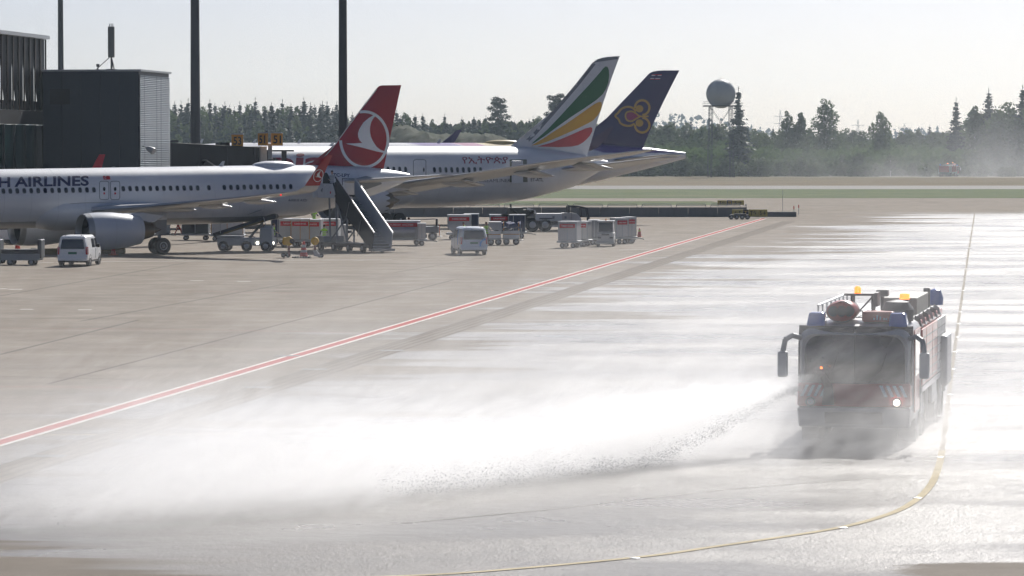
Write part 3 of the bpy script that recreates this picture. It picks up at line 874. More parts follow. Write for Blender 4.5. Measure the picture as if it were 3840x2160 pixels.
for nm, mt, pts in (('fin_band', e_green, ((268, 1042), (330, 985), (450, 878), (600, 720), (760, 545), (900, 395), (1010, 270), (1050, 220), (1075, 200), (1095, 205), (1110, 240), (1113, 300), (1102, 380), (1080, 440), (1045, 500), (970, 568), (850, 650), (700, 748), (560, 848), (420, 950), (300, 1030))),
                    ('fin_band', e_yel, ((268, 1060), (400, 982), (500, 915), (640, 828), (760, 745), (880, 660), (960, 605), (1005, 585), (1030, 590), (1033, 625), (1020, 680), (990, 730), (940, 785), (880, 820), (760, 880), (600, 950), (460, 1010), (340, 1050))),
                    ('fin_band', e_red, ((335, 1070), (480, 1030), (600, 985), (740, 925), (860, 872), (910, 860), (930, 870), (928, 905), (905, 950), (870, 990), (830, 1025), (780, 1055), (700, 1072), (560, 1077), (420, 1073)))):
    B.decal(nm, poly_px([q6(*p) for p in pts]), mt, B.finsurf, .02)
B.decal('leading_edge', stroke_px([q6(*p) for p in ((212, 1020), (300, 935), (512, 695), (762, 405), (950, 165))], 13), M('fin edge grey', (.20, .21, .23), .5), B.finsurf, .025)
B.decal('fin_cap', poly_px([q6(*p) for p in ((940, 162), (978, 127), (1050, 104), (1120, 95), (1224, 90), (1215, 118), (1000, 150))]), M('fin edge grey', (.20, .21, .23), .5), B.finsurf, .02)
B.decal('lettering', text_px('Ethiopian', 621, 655, 655, 1306, 84, 84, .03, .1), maroon, stepx=30)
B.decal('lettering', text_px('\u12e8\u12a2\u1275\u12ee\u1335\u12eb', 1733, 616, 615, 1904, 30, 29, .004), maroon)
B.decal('lettering', text_px('DREAMLINER', 1798, 683, 683, 1914, 12, 12, 0, .1), M('grey lettering', (.10, .10, .12), .5))
B.decal('lettering', text_px('ET-ATL', 1990, 680, 680, 2037, 12.5, 12.5, .02), M('grey lettering', (.10, .10, .12), .5))
B.decal('lettering', text_px('Ethiopia', 1700, 680, 680, 1747, 11, 11, 0, .1), M('grey lettering', (.10, .10, .12), .5))
B.decal('lettering', text_px('Land of Origins', 1684, 703, 703, 1763, 13, 13, 0, .1), M('grey lettering', (.10, .10, .12), .5))
B.window_row(1192, 634, 1521, 636, 16, .15, .26, wgl, wfr)
B.window_row(1629, 637, 1802, 637, 9, .15, .26, wgl, wfr)
B.door(1550, 599, 1597, 668, (1589, 637, 3.2, 9))
B.decal('doorway', poly_px([(1911, 599), (1975, 598), (1978, 683), (1912, 683)]), M('door well', (.16, .16, .13), .7), off=.02)
dq = B.hit_side(1936, 660)
MB().box(dq.x - .75, dq.x + .55, dq.y - .42, dq.y - .30, dq.z - .75, dq.z + 1.5).build('open_door', B.paint, B.root, bevel=.05)
for px_, hh in ((1230, .42),):
    an = B.hit(px_, 548, 0)
    MB().prism([(an.x, 7.6), (an.x + .5, 7.6), (an.x + .7, 8.05), (an.x + .5, 8.05)], -.03, .03).build('aerial', midgrey, B.root)
MB().sphere(B.hit(2240, 587, -24.5), .06, 8, 6).build('wing_light', M('red nav lamp', (.6, .02, .02), .2, emit=(1, .03, .02), estr=1.2), B.root, True)

# ------------------------------------------------ violet-finned wide-body (far stand)
T3 = rad(16); c3, s3 = math.cos(T3), math.sin(T3)
prC = [(0, 4.9, 4.5, .1), (1, 6.0, 3.5, 1.3), (3, 7.0, 2.7, 2.2), (6, 7.9, 2.2, 2.8), (9, 8.14, 2.06, 2.98), (45, 8.14, 2.06, 2.98), (50, 8.14, 2.4, 2.9), (56, 8.0, 3.6, 2.3), (62, 7.6, 5.0, 1.3), (66.8, 7.0, 6.2, .35)]
C3 = Plane('airliner', 'white wide-body airliner with violet fin and winglets, farthest of the three', (20.5 - 66 * c3, 420 - 66 * s3), T3, 0, prC)
def c_paint():
    m, nt, b = newmat('white and violet band paint')
    tc = nt.nodes.new('ShaderNodeTexCoord'); sp = nt.nodes.new('ShaderNodeSeparateXYZ'); nt.links.new(tc.outputs['Object'], sp.inputs[0])
    Xc, Zc = E(sp.outputs[0]), E(sp.outputs[2])
    n1 = enoise(tc.outputs['Object'], .6, 4)
    t = Xc + (Zc - 8.0) * 3.0
    c = emix(n1, (.70, .70, .72), (.76, .76, .78))
    up = sstep(Zc, 7.55, 7.6)
    c = emix(sstep(t, 31, 33) * up * (1.0 - sstep(t, 37, 38)), c, (.14, .08, .32))
    c = emix(sstep(t, 37, 38) * up * (1.0 - sstep(t, 40, 41)), c, (.36, .08, .22))
    c = emix(sstep(t, 40, 41) * up * (1.0 - sstep(t, 46, 47)), c, (.55, .42, .18))
    c = emix(sstep(t, 52, 53) * sstep(Zc, 6.9, 7.0), c, (.12, .07, .28))
    nt.links.new(c, b.inputs['Base Color']); b.inputs['Roughness'].default_value = .32
    return m
C3.paint = c_paint(); C3.doorm = C3.paint
C3.fuselage(C3.paint)
for mir in (True, False):
    wg = C3.wing('wing', [(.5, 20, 3.2, 13, .12), (3, 22, 3.4, 11.5, .12), (10, 26.6, 4.2, 7.4, .11), (22, 35.5, 5.8, 4.4, .1), (31.2, 42.5, 7.2, 2.4, .1)], wing_m, mir)
    sg = -1 if mir else 1
    rg = []
    for yy, xx, zz, c in ((31.2, 42.5, 7.2, 2.4), (32.0, 43.6, 7.6, 2.0), (32.5, 44.9, 8.6, 1.5), (32.6, 46.6, 9.9, .6)):
        rg.append([(xx, sg * yy, zz), (xx + c * .35, sg * (yy + .1), zz), (xx + c, sg * yy, zz), (xx + c * .35, sg * (yy - .1), zz)])
    MB().loft(rg).build('winglet', pur, wg, True)
    MB().prism([(24, 4.4), (29, 4.6), (33, 4.1), (30, 3.6), (25, 3.8)], sg * 10.5 - .3, sg * 10.5 + .3).build('pylon', C3.paint, wg, bevel=.1)
    C3.engine(23.5, 29.5, 10.5, 2.7, 1.85, C3.paint, not mir)
    C3.wing('stabilizer', [(1, 56, 6.0, 6, .09), (2, 56.8, 6.05, 5.6, .09), (9.4, 61.2, 6.75, 2.3, .09)], wing_m, mir)
for y in (5.3, -5.3): C3.gear(33, y, .7, .5, 3.6, 1.6, 2)
C3.gear(6, 0, .5, .35, 3, .7)
outl = [q6(*p) for p in ((880, 1010), (930, 910), (960, 868), (1000, 830), (1090, 758), (1250, 590), (1450, 382), (1530, 295), (1555, 272), (1590, 256), (1640, 247), (1700, 243), (1875, 243), (1700, 590), (1560, 890), (1455, 1140), (1200, 1120))]
C3.fin(outl, pur, .6)
def c3s(pts, wd, mt=gold): C3.decal('emblem', stroke_px([q6(*p) for p in pts], wd * .3451), mt, C3.finsurf, .025)
c3s(ell_px(1472, 648, 78, 80, 176, 448, 32), 24); c3s(ell_px(1472, 838, 78, 80, -88, 184, 32), 24)
for cy in (660, 815): C3.decal('emblem', poly_px([q6(*p) for p in ell_px(1442, cy, 42, 40, n=20)]), gold, C3.finsurf, .025)
c3s(smooth_line([(1405, 690), (1365, 650), (1310, 640), (1250, 660), (1210, 705), (1180, 738), (1215, 775), (1235, 815), (1280, 840), (1340, 845), (1390, 822)]), 22)
C3.decal('emblem', poly_px([q6(*p) for p in smooth_line([(1300, 742), (1315, 705), (1350, 697), (1390, 715), (1425, 742), (1390, 768), (1350, 782), (1315, 772), (1300, 742)])]), mag, C3.finsurf, .025)
c3s(smooth_line([(1540, 742), (1450, 742), (1400, 708), (1355, 688), (1305, 700), (1290, 742), (1310, 785), (1355, 796), (1400, 772), (1450, 742)]), 18)
for y, mt in ((291, sred), (299, white), (331, white), (339, sred)):
    C3.decal('flag_stripe', poly_px([q6(*p) for p in ((1580 - (y - 291) * .45, y - 4), (1687 - (y - 291) * .45, y - 4), (1683 - (y - 291) * .45, y + 4), (1576 - (y - 291) * .45, y + 4))]), mt, C3.finsurf, .025)
for px_, x_ in ((1886, 2.0),):
    an = C3.hit(px_, 536, 0)
    MB().sphere((an.x, 0, 8.1), 1.0, 20, 10, (2.4, .8, .42)).build('antenna_dome', C3.paint, C3.root, True, ang=80)
for px_ in (745, 895, 945, 1112, 1636):
    an = C3.hit(px_, 534, 0)
    MB().prism([(an.x, 8.1), (an.x + .4, 8.1), (an.x + .6, 8.6), (an.x + .4, 8.6)], -.03, .03).build('aerial', midgrey, C3.root)
# ================================================================== BUILDINGS, MASTS, TOWER
BU = Vector((.139, .990, 0)).normalized()          # direction of the pier
panel_m = M('dark blue grey cladding', (.026, .038, .056), .5, var=.16, scale=.35, streak=True)
band_m = M('dark facade band', (.024, .025, .029), .6, var=.2)
rib_m = M('ribbed metal cladding', (.25, .285, .325), .38, .55, var=.10, scale=.5)
fin_m = M('black facade fin', (.012, .013, .016), .5, var=.2)
bglass = M('teal glazing', (.014, .050, .048), .06, var=.5, scale=.4, coat=.3)
# block at the pier end: local x along the front (to the right), local y along the pier
b0 = aty(522, 285)                                   # its front right corner
tb = thing('terminal_block', 'dark clad terminal block with a ribbed metal side wall', 'building', b0, -math.asin(BU.x))
Wd, Dp, Ht = 8.2, 10.6, 13.85
MB().box(-Wd, -.002, 0, Dp, 0, Ht).build('core', panel_m, tb)
pw = Wd / 5
for i in range(5):
    for j, (z0, z1) in enumerate(((0, 5.0), (5.0, Ht - .25))):
        MB().box(-Wd + i * pw + .012, -Wd + (i + 1) * pw - .012, -.06, -.002, z0 + .012, z1 - .012).build('facade_panel', panel_m, tb)
MB().box(-7.6, -5.9, -.075, -.062, 11.1, 12.4).build('vent_grille', fin_m, tb)
# ribs: one corrugated sheet per bay
ribs = []
ys = [(0.06, 1.55), (1.68, 5.75), (5.88, 7.3), (7.43, 10.5)]
for y0, y1 in ys:
    mb = MB(); prof = []
    z = .1
    while z < Ht - .3:
        prof += [(.05, z), (.12, z + .03), (.12, z + .09), (.05, z + .12)]; z += .155
    mb.loft([[(p[0], y0, p[1]) for p in prof], [(p[0], y1, p[1]) for p in prof]], False, False)
    mb.build('ribbed_sheet', rib_m, tb)
MB().box(-Wd - .08, .22, -.1, Dp + .08, Ht, Ht + .16).build('parapet', midgrey, tb)
MB().box(.16, .62, .2, .75, 3.9, 5.2).build('wall_box', grey, tb, bevel=.02)
fl_ = MB(); fl_.cyl((.15, .7, 7.6), (.6, .5, 7.5), .05, .05, 8); fl_.lathe((.55, .45, 7.5), (.9, -.35, -.45), [(0, .12), (.2, .22), (.75, .30), (.8, .28), (.8, .02)], 16)
fl_.build('floodlight', midgrey, tb, True)
# roof antenna
ant = thing('cell_antenna', 'tall grey panel antenna on a braced tripod on the block roof', 'antenna', (0, 0, 0))
p = tb.matrix_basis @ Vector((-2.9, 2.2, Ht + .16)); ant.location = p
MB().box(-.27, .27, -.2, .2, 1.05, 3.65).build('antenna_panel', M('antenna grey', (.16, .17, .155), .6), ant, bevel=.06)
a_ = MB()
for dx, dy in ((-1.5, .1), (.35, -.4), (-.1, .5), (.15, .2)): a_.cyl((0, 0, 1.2), (dx * .9, dy, -.02), .035, .035, 6)
a_.cyl((0, 0, 0), (0, 0, 1.2), .07, .07, 8); a_.box(-.4, .45, -.3, .3, -.02, .08)
a_.build('tripod', dark, ant)
a_ = MB()
for dx in (-.14, 0, .14): a_.cyl((dx, 0, 3.6), (dx, 0, 3.9), .035, .035, 6)
a_.build('cable_stub', dark, ant)
c_ = thing('roof_camera', 'small dark camera on a stub on the block roof', 'camera', tb.matrix_basis @ Vector((-3.9, 1.6, Ht + .16)))
MB().cyl((0, 0, 0), (0, 0, .25), .05, .05, 8).build('stub', dark, c_); MB().box(-.12, .12, -.2, .2, .25, .5).build('housing', dark, c_, bevel=.03)

# the pier itself, seen at the left edge: slatted screen on top, two glazed storeys
pr0 = aty(173, 288)
pier = thing('pier_building', 'dark glazed pier with a black slatted screen along its roof', 'building', pr0, -math.asin(BU.x))
PL = 33.0                                             # towards the camera: local -y
zt = 16.6
bay = 1.62
nb = int(PL / bay)
MB().box(-12, -.35, -PL, -.02, 0, 9.35).build('core', fin_m, pier)
MB().box(-.3, .06, -PL, 0, 9.4, 10.55).build('facade_band', band_m, pier)
MB().box(-.3, .06, -PL, 0, 4.55, 5.2).build('facade_band', band_m, pier)
MB().box(-.3, .06, -PL, 0, 0, .5).build('facade_band', band_m, pier)
MB().box(-9.5, .35, -PL, .2, zt, zt + .3).build('roof_edge', midgrey, pier)
fm = MB().box(-.02, .09, -.05, .05, 10.56, zt - .02).mesh('screen_fin'); fm.materials.append(fin_m)
edge = MB().box(.09, .105, -.055, .055, 10.56, zt - .02).mesh('fin_edge'); edge.materials.append(M('bronze edge', (.10, .075, .055), .5, .3))
for i in range(nb + 1):
    o = bpy.data.objects.new('screen_fin', fm); COL.objects.link(o); o.parent = pier; o.location = (0, -i * bay - .06, 0)
    k = bpy.data.objects.new('fin_edge', edge); COL.objects.link(k); k.parent = o
def screen(tri):
    m = MB()
    if tri:   # a narrow upright triangle is left open in the sheet
        m.prism([(-bay + .06, 10.56), (-.08, 10.56), (-.08, 11.3), (-bay + .06, 11.35)], -.1, -.06, 'x')
        m.prism([(-bay + .06, 11.35), (-bay + .92, 11.32), (-bay + .06, 14.2)], -.1, -.06, 'x') if False else None
        m.prism([(-.08, 11.3), (-.08, zt - .02), (-bay + .06, zt - .02), (-bay + .06, 14.3), (-bay + .95, 11.32)], -.1, -.06, 'x')
    else:
        m.prism([(-bay + .06, 10.56), (-.08, 10.56), (-.08, zt - .02), (-bay + .06, zt - .02)], -.1, -.06, 'x')
    q = m.mesh('screen_panel'); q.materials.append(fin_m); return q
sc_t, sc_f = screen(True), screen(False)
for i in range(nb):
    o = bpy.data.objects.new('screen_panel', sc_t if i % 2 == 1 else sc_f); COL.objects.link(o); o.parent = pier; o.location = (0, -i * bay, 0)
gm = MB().box(-.2, -.14, -3.0, -.06, .52, 4.5).mesh('glass_pane'); gm.materials.append(bglass)
gm2 = MB().box(-.2, -.14, -3.0, -.06, 5.25, 9.36).mesh('glass_pane'); gm2.materials.append(bglass)
mm_ = MB().box(-.28, .04, -.06, .06, .5, 9.38).mesh('mullion'); mm_.materials.append(fin_m)
for i in range(int(PL / 3.06)):
    for g in (gm, gm2):
        o = bpy.data.objects.new('glass_pane', g); COL.objects.link(o); o.parent = pier; o.location = (0, -i * 3.06, 0)
    o = bpy.data.objects.new('mullion', mm_); COL.objects.link(o); o.parent = pier; o.location = (0, -i * 3.06, 0)
st_m = M('pale green handrail', (.10, .22, .17), .4)
MB().prism([(-14.5, 4.4), (-3.6, .7), (-3.6, 1.0), (-14.5, 4.7)], -.135, -.12, 'x').build('escalator', st_m, pier)

# boarding bridge between block and the middle aircraft
jb0 = aty(598, 300); jb1 = aty(975, 306)
jb = thing('boarding_bridge', 'dark enclosed boarding bridge with a pale end frame and open cab', 'boarding bridge', (jb0.x, jb0.y, 0), math.atan2(jb1.y - jb0.y, jb1.x - jb0.x))
Lj = (jb1 - jb0).length
tun = M('dark tunnel cladding', (.020, .021, .024), .6, var=.2, scale=.5, streak=True)
MB().hexa([(0, -1.5, 3.9), (Lj - .95, -1.5, 3.7), (Lj - .95, 1.5, 3.7), (0, 1.5, 3.9), (0, -1.5, 7.95), (Lj - .95, -1.5, 7.55), (Lj - .95, 1.5, 7.55), (0, 1.5, 7.95)]).build('tunnel', tun, jb, bevel=.04)
for k in range(4):
    x = .3 + k * (Lj - 1.2) / 3.2
    MB().box(x, x + .06, -1.56, -1.502, 3.75, 7.5).build('tunnel_rib', dark, jb)
MB().box(Lj - .93, Lj - .25, -1.65, 1.65, 3.5, 7.62).build('end_frame', M('pale end frame', (.38, .38, .37), .6, var=.15), jb, bevel=.03)
cab = MB()
cab.box(Lj - .2, Lj + 2.2, -1.3, 1.3, 3.5, 3.9); cab.box(Lj - .2, Lj + 2.6, -1.6, 1.5, 7.15, 7.3)
cab.box(Lj + 1.6, Lj + 1.95, -1.4, -1.1, 3.9, 7.15); cab.box(Lj + 1.6, Lj + 1.95, 1.1, 1.4, 3.9, 7.15)
cab.box(Lj - .1, Lj + 1.4, -.9, .9, 5.9, 6.5); cab.box(Lj + 2.0, Lj + 2.7, -1.3, .2, 3.9, 5.7); cab.box(Lj - .15, Lj + 1.7, -1.45, -1.35, 4.9, 5.0)
cab.tube([(Lj + .1, -1.4, 4.95), (Lj + 1.0, -1.3, 5.7), (Lj + 1.6, -1.4, 5.3)], .06, 6); cab.tube([(Lj + .8, -1.2, 6.6), (Lj + .95, -1.2, 4.2)], .13, 8)
cab.build('cab', dark, jb)
MB().cyl((Lj * .6, 0, 0), (Lj * .6, 0, 3.8), .5, .45, 14).build('support_leg', dark, jb, True)
MB().prism([(1.2, 3.6), (3.3, 6.3), (3.6, 6.3), (6.2, 4.4), (6.2, 3.4)], -2.3, -1.62).build('stair_housing', tun, jb)
MB().hexa([(3.45, -2.35, 6.32), (8.3, -2.35, 3.5), (8.3, -1.6, 3.5), (3.45, -1.6, 6.32), (3.45, -2.35, 6.45), (8.3, -2.35, 3.63), (8.3, -1.6, 3.63), (3.45, -1.6, 6.45)]).build('stair_roof', M('pale flashing', (.34, .33, .31), .5), jb)
MB().box(-.6, 1.2, -1.3, 1.3, 7.95, 8.15).build('roof_unit', tun, jb); MB().box(Lj - 4.3, Lj - 3.4, -.5, .5, 7.6, 7.95).build('roof_unit', tun, jb)
def gate_sign(num, px, py, Y, two=False):
    p = at(px, py, Y)
    g = thing('gate_sign', f'yellow gate sign reading {num} ' + ('with two angled faces on the bridge cab' if two else 'on a post on the bridge tunnel'), 'sign', p)
    MB().box(-.18, .18, .1, .3, -1.75 if two else -1.1, -.35).build('post', grey, g)
    vs, fs = text2d(num, .02)
    xs = [v[0] for v in vs]; ys = [v[1] for v in vs]
    faces = ((-.62, rad(-38)), (.62, rad(18))) if two else ((0, rad(6)),)
    for dx, rz in faces:
        f = MB().box(-.52, .52, -.1, .1, -.55, .55).build('sign_face', M('amber sign face', (.60, .27, .02), .5, var=.1), g, bevel=.02)
        f.location = (dx, 0, 0); f.rotation_euler = (0, 0, rz)
        t = MB().add([((x - min(xs)) / (max(xs) - min(xs)) * .7 - .35, -.112, (y - min(ys)) / (max(ys) - min(ys)) * .72 - .36) for x, y in vs], fs).build('digits', black, f)
    MB().box(-1.05 if two else -.56, 1.05 if two else .56, -.2, .4, .56, .64).build('sign_hood', midgrey, g)
    return g
gate_sign('51', 1012, 523, 303.6, True)
gate_sign('53', 890, 528, 303.4)

# floodlight masts, tops out of the picture
mast_m = M('dark mast steel', (.026, .030, .038), .55, .1, var=.2, scale=.5, streak=True)
def mast(px, Y, wpx0, wpx1, label):
    q = aty(px, Y); r0 = wpx1 / F * Y / 2; r1 = wpx0 / F * Y / 2
    t = thing('floodlight_mast', label, 'mast', q)
    hh = 34.0
    rt_ = r1 - (r0 - r1) * .4
    MB().lathe((0, 0, 0), (0, 0, 1), [(0, r0), (hh * .5, (r0 + rt_) / 2), (hh, rt_)], 12).build('shaft', mast_m, t, True, ang=20)
    MB().lathe((0, 0, 0), (0, 0, 1), [(0, r0 + .35), (.25, r0 + .35), (.3, r0)], 12, 0, True).build('base_flange', dark, t)
    c = MB(); c.lathe((0, 0, hh), (0, 0, 1), [(0, 1.5), (.15, 1.5)], 16, 0, True); c.build('head_ring', dark, t)
    lm = MB().box(-.35, .35, -.2, .2, -.25, .25).mesh('floodlight'); lm.materials.append(midgrey)
    for i in range(8):
        o = bpy.data.objects.new('floodlight', lm); COL.objects.link(o); o.parent = t
        o.location = (1.6 * math.cos(i * math.pi / 4), 1.6 * math.sin(i * math.pi / 4), hh - .2); o.rotation_euler = (rad(25), 0, i * math.pi / 4 - math.pi / 2)
    return t
mast(231, 480, 20.5, 26, 'slim dark floodlight mast rising behind the terminal block')
mast(734, 352, 32, 41, 'dark floodlight mast rising behind the boarding bridge')
mast(1287, 300, 29, 37, 'dark floodlight mast rising beside the red fin')

# ------------------------------------------------ radome on its lattice tower
rp = aty(2702, 905)
rz_ = hill_z(rp.x, rp.y)
rt = thing('radar_tower', 'large pale radome on a steel lattice tower above the bushes', 'radar tower', (rp.x, rp.y, 0))
s = 905 / F
zc = H + (HZ - 352) * s; rr = 55 * s
dm = MB().sphere((0, 0, zc), rr, 32, 20).build('radome', M('radome shell', (.46, .47, .48), .55, var=.06, scale=.4), rt, True, ang=80)
for i in range(10):
    a = 2 * math.pi * i / 10
    pts = [(1.006 * rr * math.sin(t) * math.cos(a), 1.006 * rr * math.sin(t) * math.sin(a), zc + 1.006 * rr * math.cos(t)) for t in [rad(8 + 16 * k) for k in range(10)]]
    MB().tube(pts, .025, 4).build('radome_seam', M('radome joint', (.33, .34, .35), .6), dm)
MB().cyl((0, 0, zc + rr - .05), (0, 0, zc + rr + .6), .04, .03, 6).build('lightning_rod', dark, dm)
zp = zc - rr * .80
dk = MB().box(-4.6, 3.6, -3.4, 3.4, zp - .28, zp).build('platform', dark, rt)
rl = MB()
for x in [-4.6 + .82 * k for k in range(11)]:
    for y in (-3.4, 3.4): rl.cyl((x, y, zp), (x, y, zp + 1.1), .03, .03, 4)
for zz in (.55, 1.1):
    rl.tube([(-4.6, -3.4, zp + zz), (3.6, -3.4, zp + zz), (3.6, 3.4, zp + zz), (-4.6, 3.4, zp + zz), (-4.6, -3.4, zp + zz)], .03, 4)
rl.build('railing', steel, dk)
for sx in (-1, 1):
    for sy in (-1, 1):
        lg = MB(); x0, y0 = sx * 2.6, sy * 2.4
        for ex in (-.45, .45):
            for ey in (-.45, .45):
                lg.cyl((x0 * 1.15 + ex, y0 * 1.15 + ey, -.1), (x0 + ex * .8, y0 + ey * .8, zp - .25), .075, .075, 4)
        nz = 13
        for k in range(nz):
            za = zp * k / nz; zb = zp * (k + 1) / nz - .2; f = 1.15 - .15 * k / nz; e1 = .45
            sgn = 1 if k % 2 else -1
            lg.cyl((x0 * f - e1 * sgn, y0 * f - e1, za), (x0 * f + e1 * sgn, y0 * f - e1, zb), .045, .045, 4)
            lg.cyl((x0 * f - e1, y0 * f - e1 * sgn, za), (x0 * f - e1, y0 * f + e1 * sgn, zb), .045, .045, 4)
        lg.build('lattice_leg', dark, rt)
for z0, z1 in ((zp * .55, zp - .4), (zp - .4, zp * .55), (zp * .55, zp * .55), (zp * .3, zp * .3)):
    for y in (-2.5, 2.5): MB().cyl((-2.8, y, z0), (2.8, y, z1), .06, .06, 4).build('brace', dark, rt)

# ------------------------------------------------ taxiway direction signs
def taxi_sign(px0, px1, py0, py1, Y, segs, label):
    a = aty(px0, Y); c = aty(px1, Y); s = Y / F
    t = thing('taxi_sign', label, 'sign', (a.x, Y, 0))
    wd = c.x - a.x; hh = (py1 - py0) * s; z0 = max(.15, H - (py1 - HZ) * s)
    n = len(segs); x = 0
    for kk, (fr, bgm, txt) in enumerate(segs):
        w_ = wd * fr
        pn = MB().box(x + .015, x + w_ - .015, -.12, .12, z0, z0 + hh).build('sign_panel', bgm, t, bevel=.01)
        if txt:
            vs, fs = text2d(txt, .015); xs = [v[0] for v in vs]; ys = [v[1] for v in vs]
            tw = w_ * .62
            MB().add([(x + w_ * .5 - tw / 2 + (u - min(xs)) / (max(xs) - min(xs)) * tw, -.128, z0 + hh * .2 + (v - min(ys)) / (max(ys) - min(ys)) * hh * .6) for u, v in vs], fs).build('legend', black if bgm is not fin_m else yellow, pn)
        x += w_
    for k in range(n + 1):
        MB().cyl((k * wd / n * .94 + .1, 0, -.02), (k * wd / n * .94 + .1, 0, z0 + .05), .04, .04, 6).build('leg', steel, t)
sign_y = M('sign yellow', (.46, .36, .07), .55, var=.12)
taxi_sign(2745, 2878, 786, 813, 366, ((.31, sign_y, '\u2190S'), (.15, fin_m, 'T'), (.27, sign_y, 'T\u2191'), (.27, sign_y, 'S\u2192')), 'yellow direction sign with black T and arrows in front of the wall end')
taxi_sign(2690, 2790, 751, 768, 440, ((.35, sign_y, 'T\u2190'), (.2, fin_m, 'S'), (.45, sign_y, 'S\u2192')), 'yellow and black direction sign beyond the wall at the grass edge')
for i, (px_, py_) in enumerate(((2977, 812), (2995, 806))):
    g = gnd(px_, py_)
    t = thing('marker_post', 'thin marker post with a red and white tip at the wall end', 'marker post', g, 0, 'marker posts')
    MB().cyl((0, 0, 0), (0, 0, .8), .03, .03, 6).build('post', steel, t); MB().cyl((0, 0, .8), (0, 0, 1.15), .06, .05, 8).build('tip', sred, t)
g = gnd(2977, 812); t = thing('wind_mast', 'hair-thin pole standing at the wall end', 'pole', (g.x - .6, g.y + 8, 0))
MB().cyl((0, 0, 0), (0, 0, 2.9), .03, .02, 6).build('shaft', steel, t); MB().cyl((0, 0, 0), (0, 0, .12), .15, .12, 10).build('foot', dark, t)
# power-line pylons far off
for px_, top, lab in ((3600 - 2600 + 2600 - 384, 450, 'faint lattice pylon beside the tall birch'), (2925, 412, 'faint lattice pylon beside the paired trees'), (3390, 462, 'faint lattice pylon left of the spruce')):
    q = aty(px_, 2600); hh = H + (HZ - top) * 2600 / F
    t = thing('power_pylon', lab, 'pylon', q)
    b_ = MB()
    for sx in (-1, 1):
        for sy in (-1, 1): b_.cyl((sx * 2.2, sy * 2.2, 0), (sx * .3, sy * .3, hh), .14, .1, 4)
    for k in range(8):
        f0 = 2.2 - 1.9 * k / 8; z0 = hh * k / 8; z1 = hh * (k + 1) / 8
        b_.cyl((-f0, -f0, z0), (f0 * .88, -f0 * .88, z1), .08, .08, 4); b_.cyl((f0, -f0, z0), (-f0 * .88, -f0 * .88, z1), .08, .08, 4)
    b_.build('lattice', dark, t)
    for k in (.72, .86):
        MB().box(-5, 5, -.12, .12, hh * k, hh * k + .3).build('cross_arm', dark, t)
# ================================================================== FOREST
def leafmat(name, a, c, d=.35):
    m, nt, b = newmat(name)
    tc = nt.nodes.new('ShaderNodeTexCoord'); vec = tc.outputs['Object']
    oi = nt.nodes.new('ShaderNodeObjectInfo')
    n = enoise(vec, .7, 4, .7)
    f = (sstep(n, .3, .75) * .7 + E(oi.outputs['Random']) * .4 - .05).clamp()
    col = emix(f, a, c)
    nt.links.new(col, b.inputs['Base Color']); b.inputs['Roughness'].default_value = .7
    b.inputs['Specular IOR Level'].default_value = .25
    tr = nt.nodes.new('ShaderNodeBsdfTranslucent'); nt.links.new(col, tr.inputs[0])
    mx = nt.nodes.new('ShaderNodeMixShader'); mx.inputs[0].default_value = d
    out = nt.nodes['Material Output']
    nt.links.new(b.outputs[0], mx.inputs[1]); nt.links.new(tr.outputs[0], mx.inputs[2]); nt.links.new(mx.outputs[0], out.inputs[0])
    return m
spr_m = leafmat('spruce needles', (.011, .023, .018), (.028, .046, .032), .08)
pine_m = leafmat('pine needles', (.020, .033, .020), (.040, .056, .032), .1)
leaf_m = leafmat('broad leaves', (.052, .084, .030), (.105, .142, .052), .38)
leaf2_m = leafmat('willow leaves', (.064, .090, .040), (.125, .156, .072), .38)
bark_m = M('bark', (.09, .075, .06), .9, var=.3, scale=3)
birch_m = M('birch bark', (.34, .33, .31), .85, var=.35, scale=2)
R_ = random.Random(11)
def leafq(mb, c, nrm, up, sx, sy):
    nrm = nrm.normalized(); t = nrm.cross(up)
    if t.length < 1e-3: t = Vector((1, 0, 0))
    t.normalize(); u = t.cross(nrm)
    p = [c - t * sx, c - u * sy * .6, c + t * sx, c + u * sy]
    mb.add(p, [(0, 1, 2, 3)])
def rv(r=1.0): return Vector((R_.gauss(0, 1), R_.gauss(0, 1), R_.gauss(0, 1))).normalized() * r
def spruce(h, rw, n=1250, gaps=.0):
    cr = MB()
    tiers = int(h * 1.6)
    for k in range(tiers):
        f = k / tiers; z = h * (.06 + .92 * f) + R_.uniform(-.15, .15)
        r = rw * (1 - f) ** .72 * R_.uniform(.78, 1.12) + .16
        nb = max(5, int(10 * (1 - f) + 5))
        for j in range(nb):
            if R_.random() < gaps: continue
            a = R_.uniform(0, 6.283); L = r * R_.uniform(.7, 1.12); dr = .22 + .35 * (1 - f)
            ns = max(2, int(L / .55) + 1)
            for q in range(ns):
                t = (q + R_.uniform(.3, 1)) / ns; d = L * t
                c = Vector((d * math.cos(a), d * math.sin(a), z - dr * d + .28 * t * t * L + R_.uniform(-.12, .12)))
                side = Vector((-math.sin(a), math.cos(a), 0))
                nrm = Vector((math.cos(a) * .35, math.sin(a) * .35, 1)) + rv(.55)
                sz = (.38 + .30 * (1 - t)) * (1.1 - .22 * f)
                leafq(cr, c, nrm, side, sz * R_.uniform(.7, 1.3), sz * R_.uniform(.8, 1.5))
                if R_.random() < .55: leafq(cr, c + Vector((0, 0, -.22)), Vector((math.cos(a), math.sin(a), .1)) + rv(.4), Vector((0, 0, 1)), sz * .8, sz * .9)
    for _ in range(6): leafq(cr, Vector((0, 0, h * R_.uniform(.96, 1.02))), rv(), Vector((0, 0, 1)), .10, .5)
    tr = MB().cyl((0, 0, -.3), (0, 0, h * .98), h * .014 + .05, .03, 7)
    return cr, tr
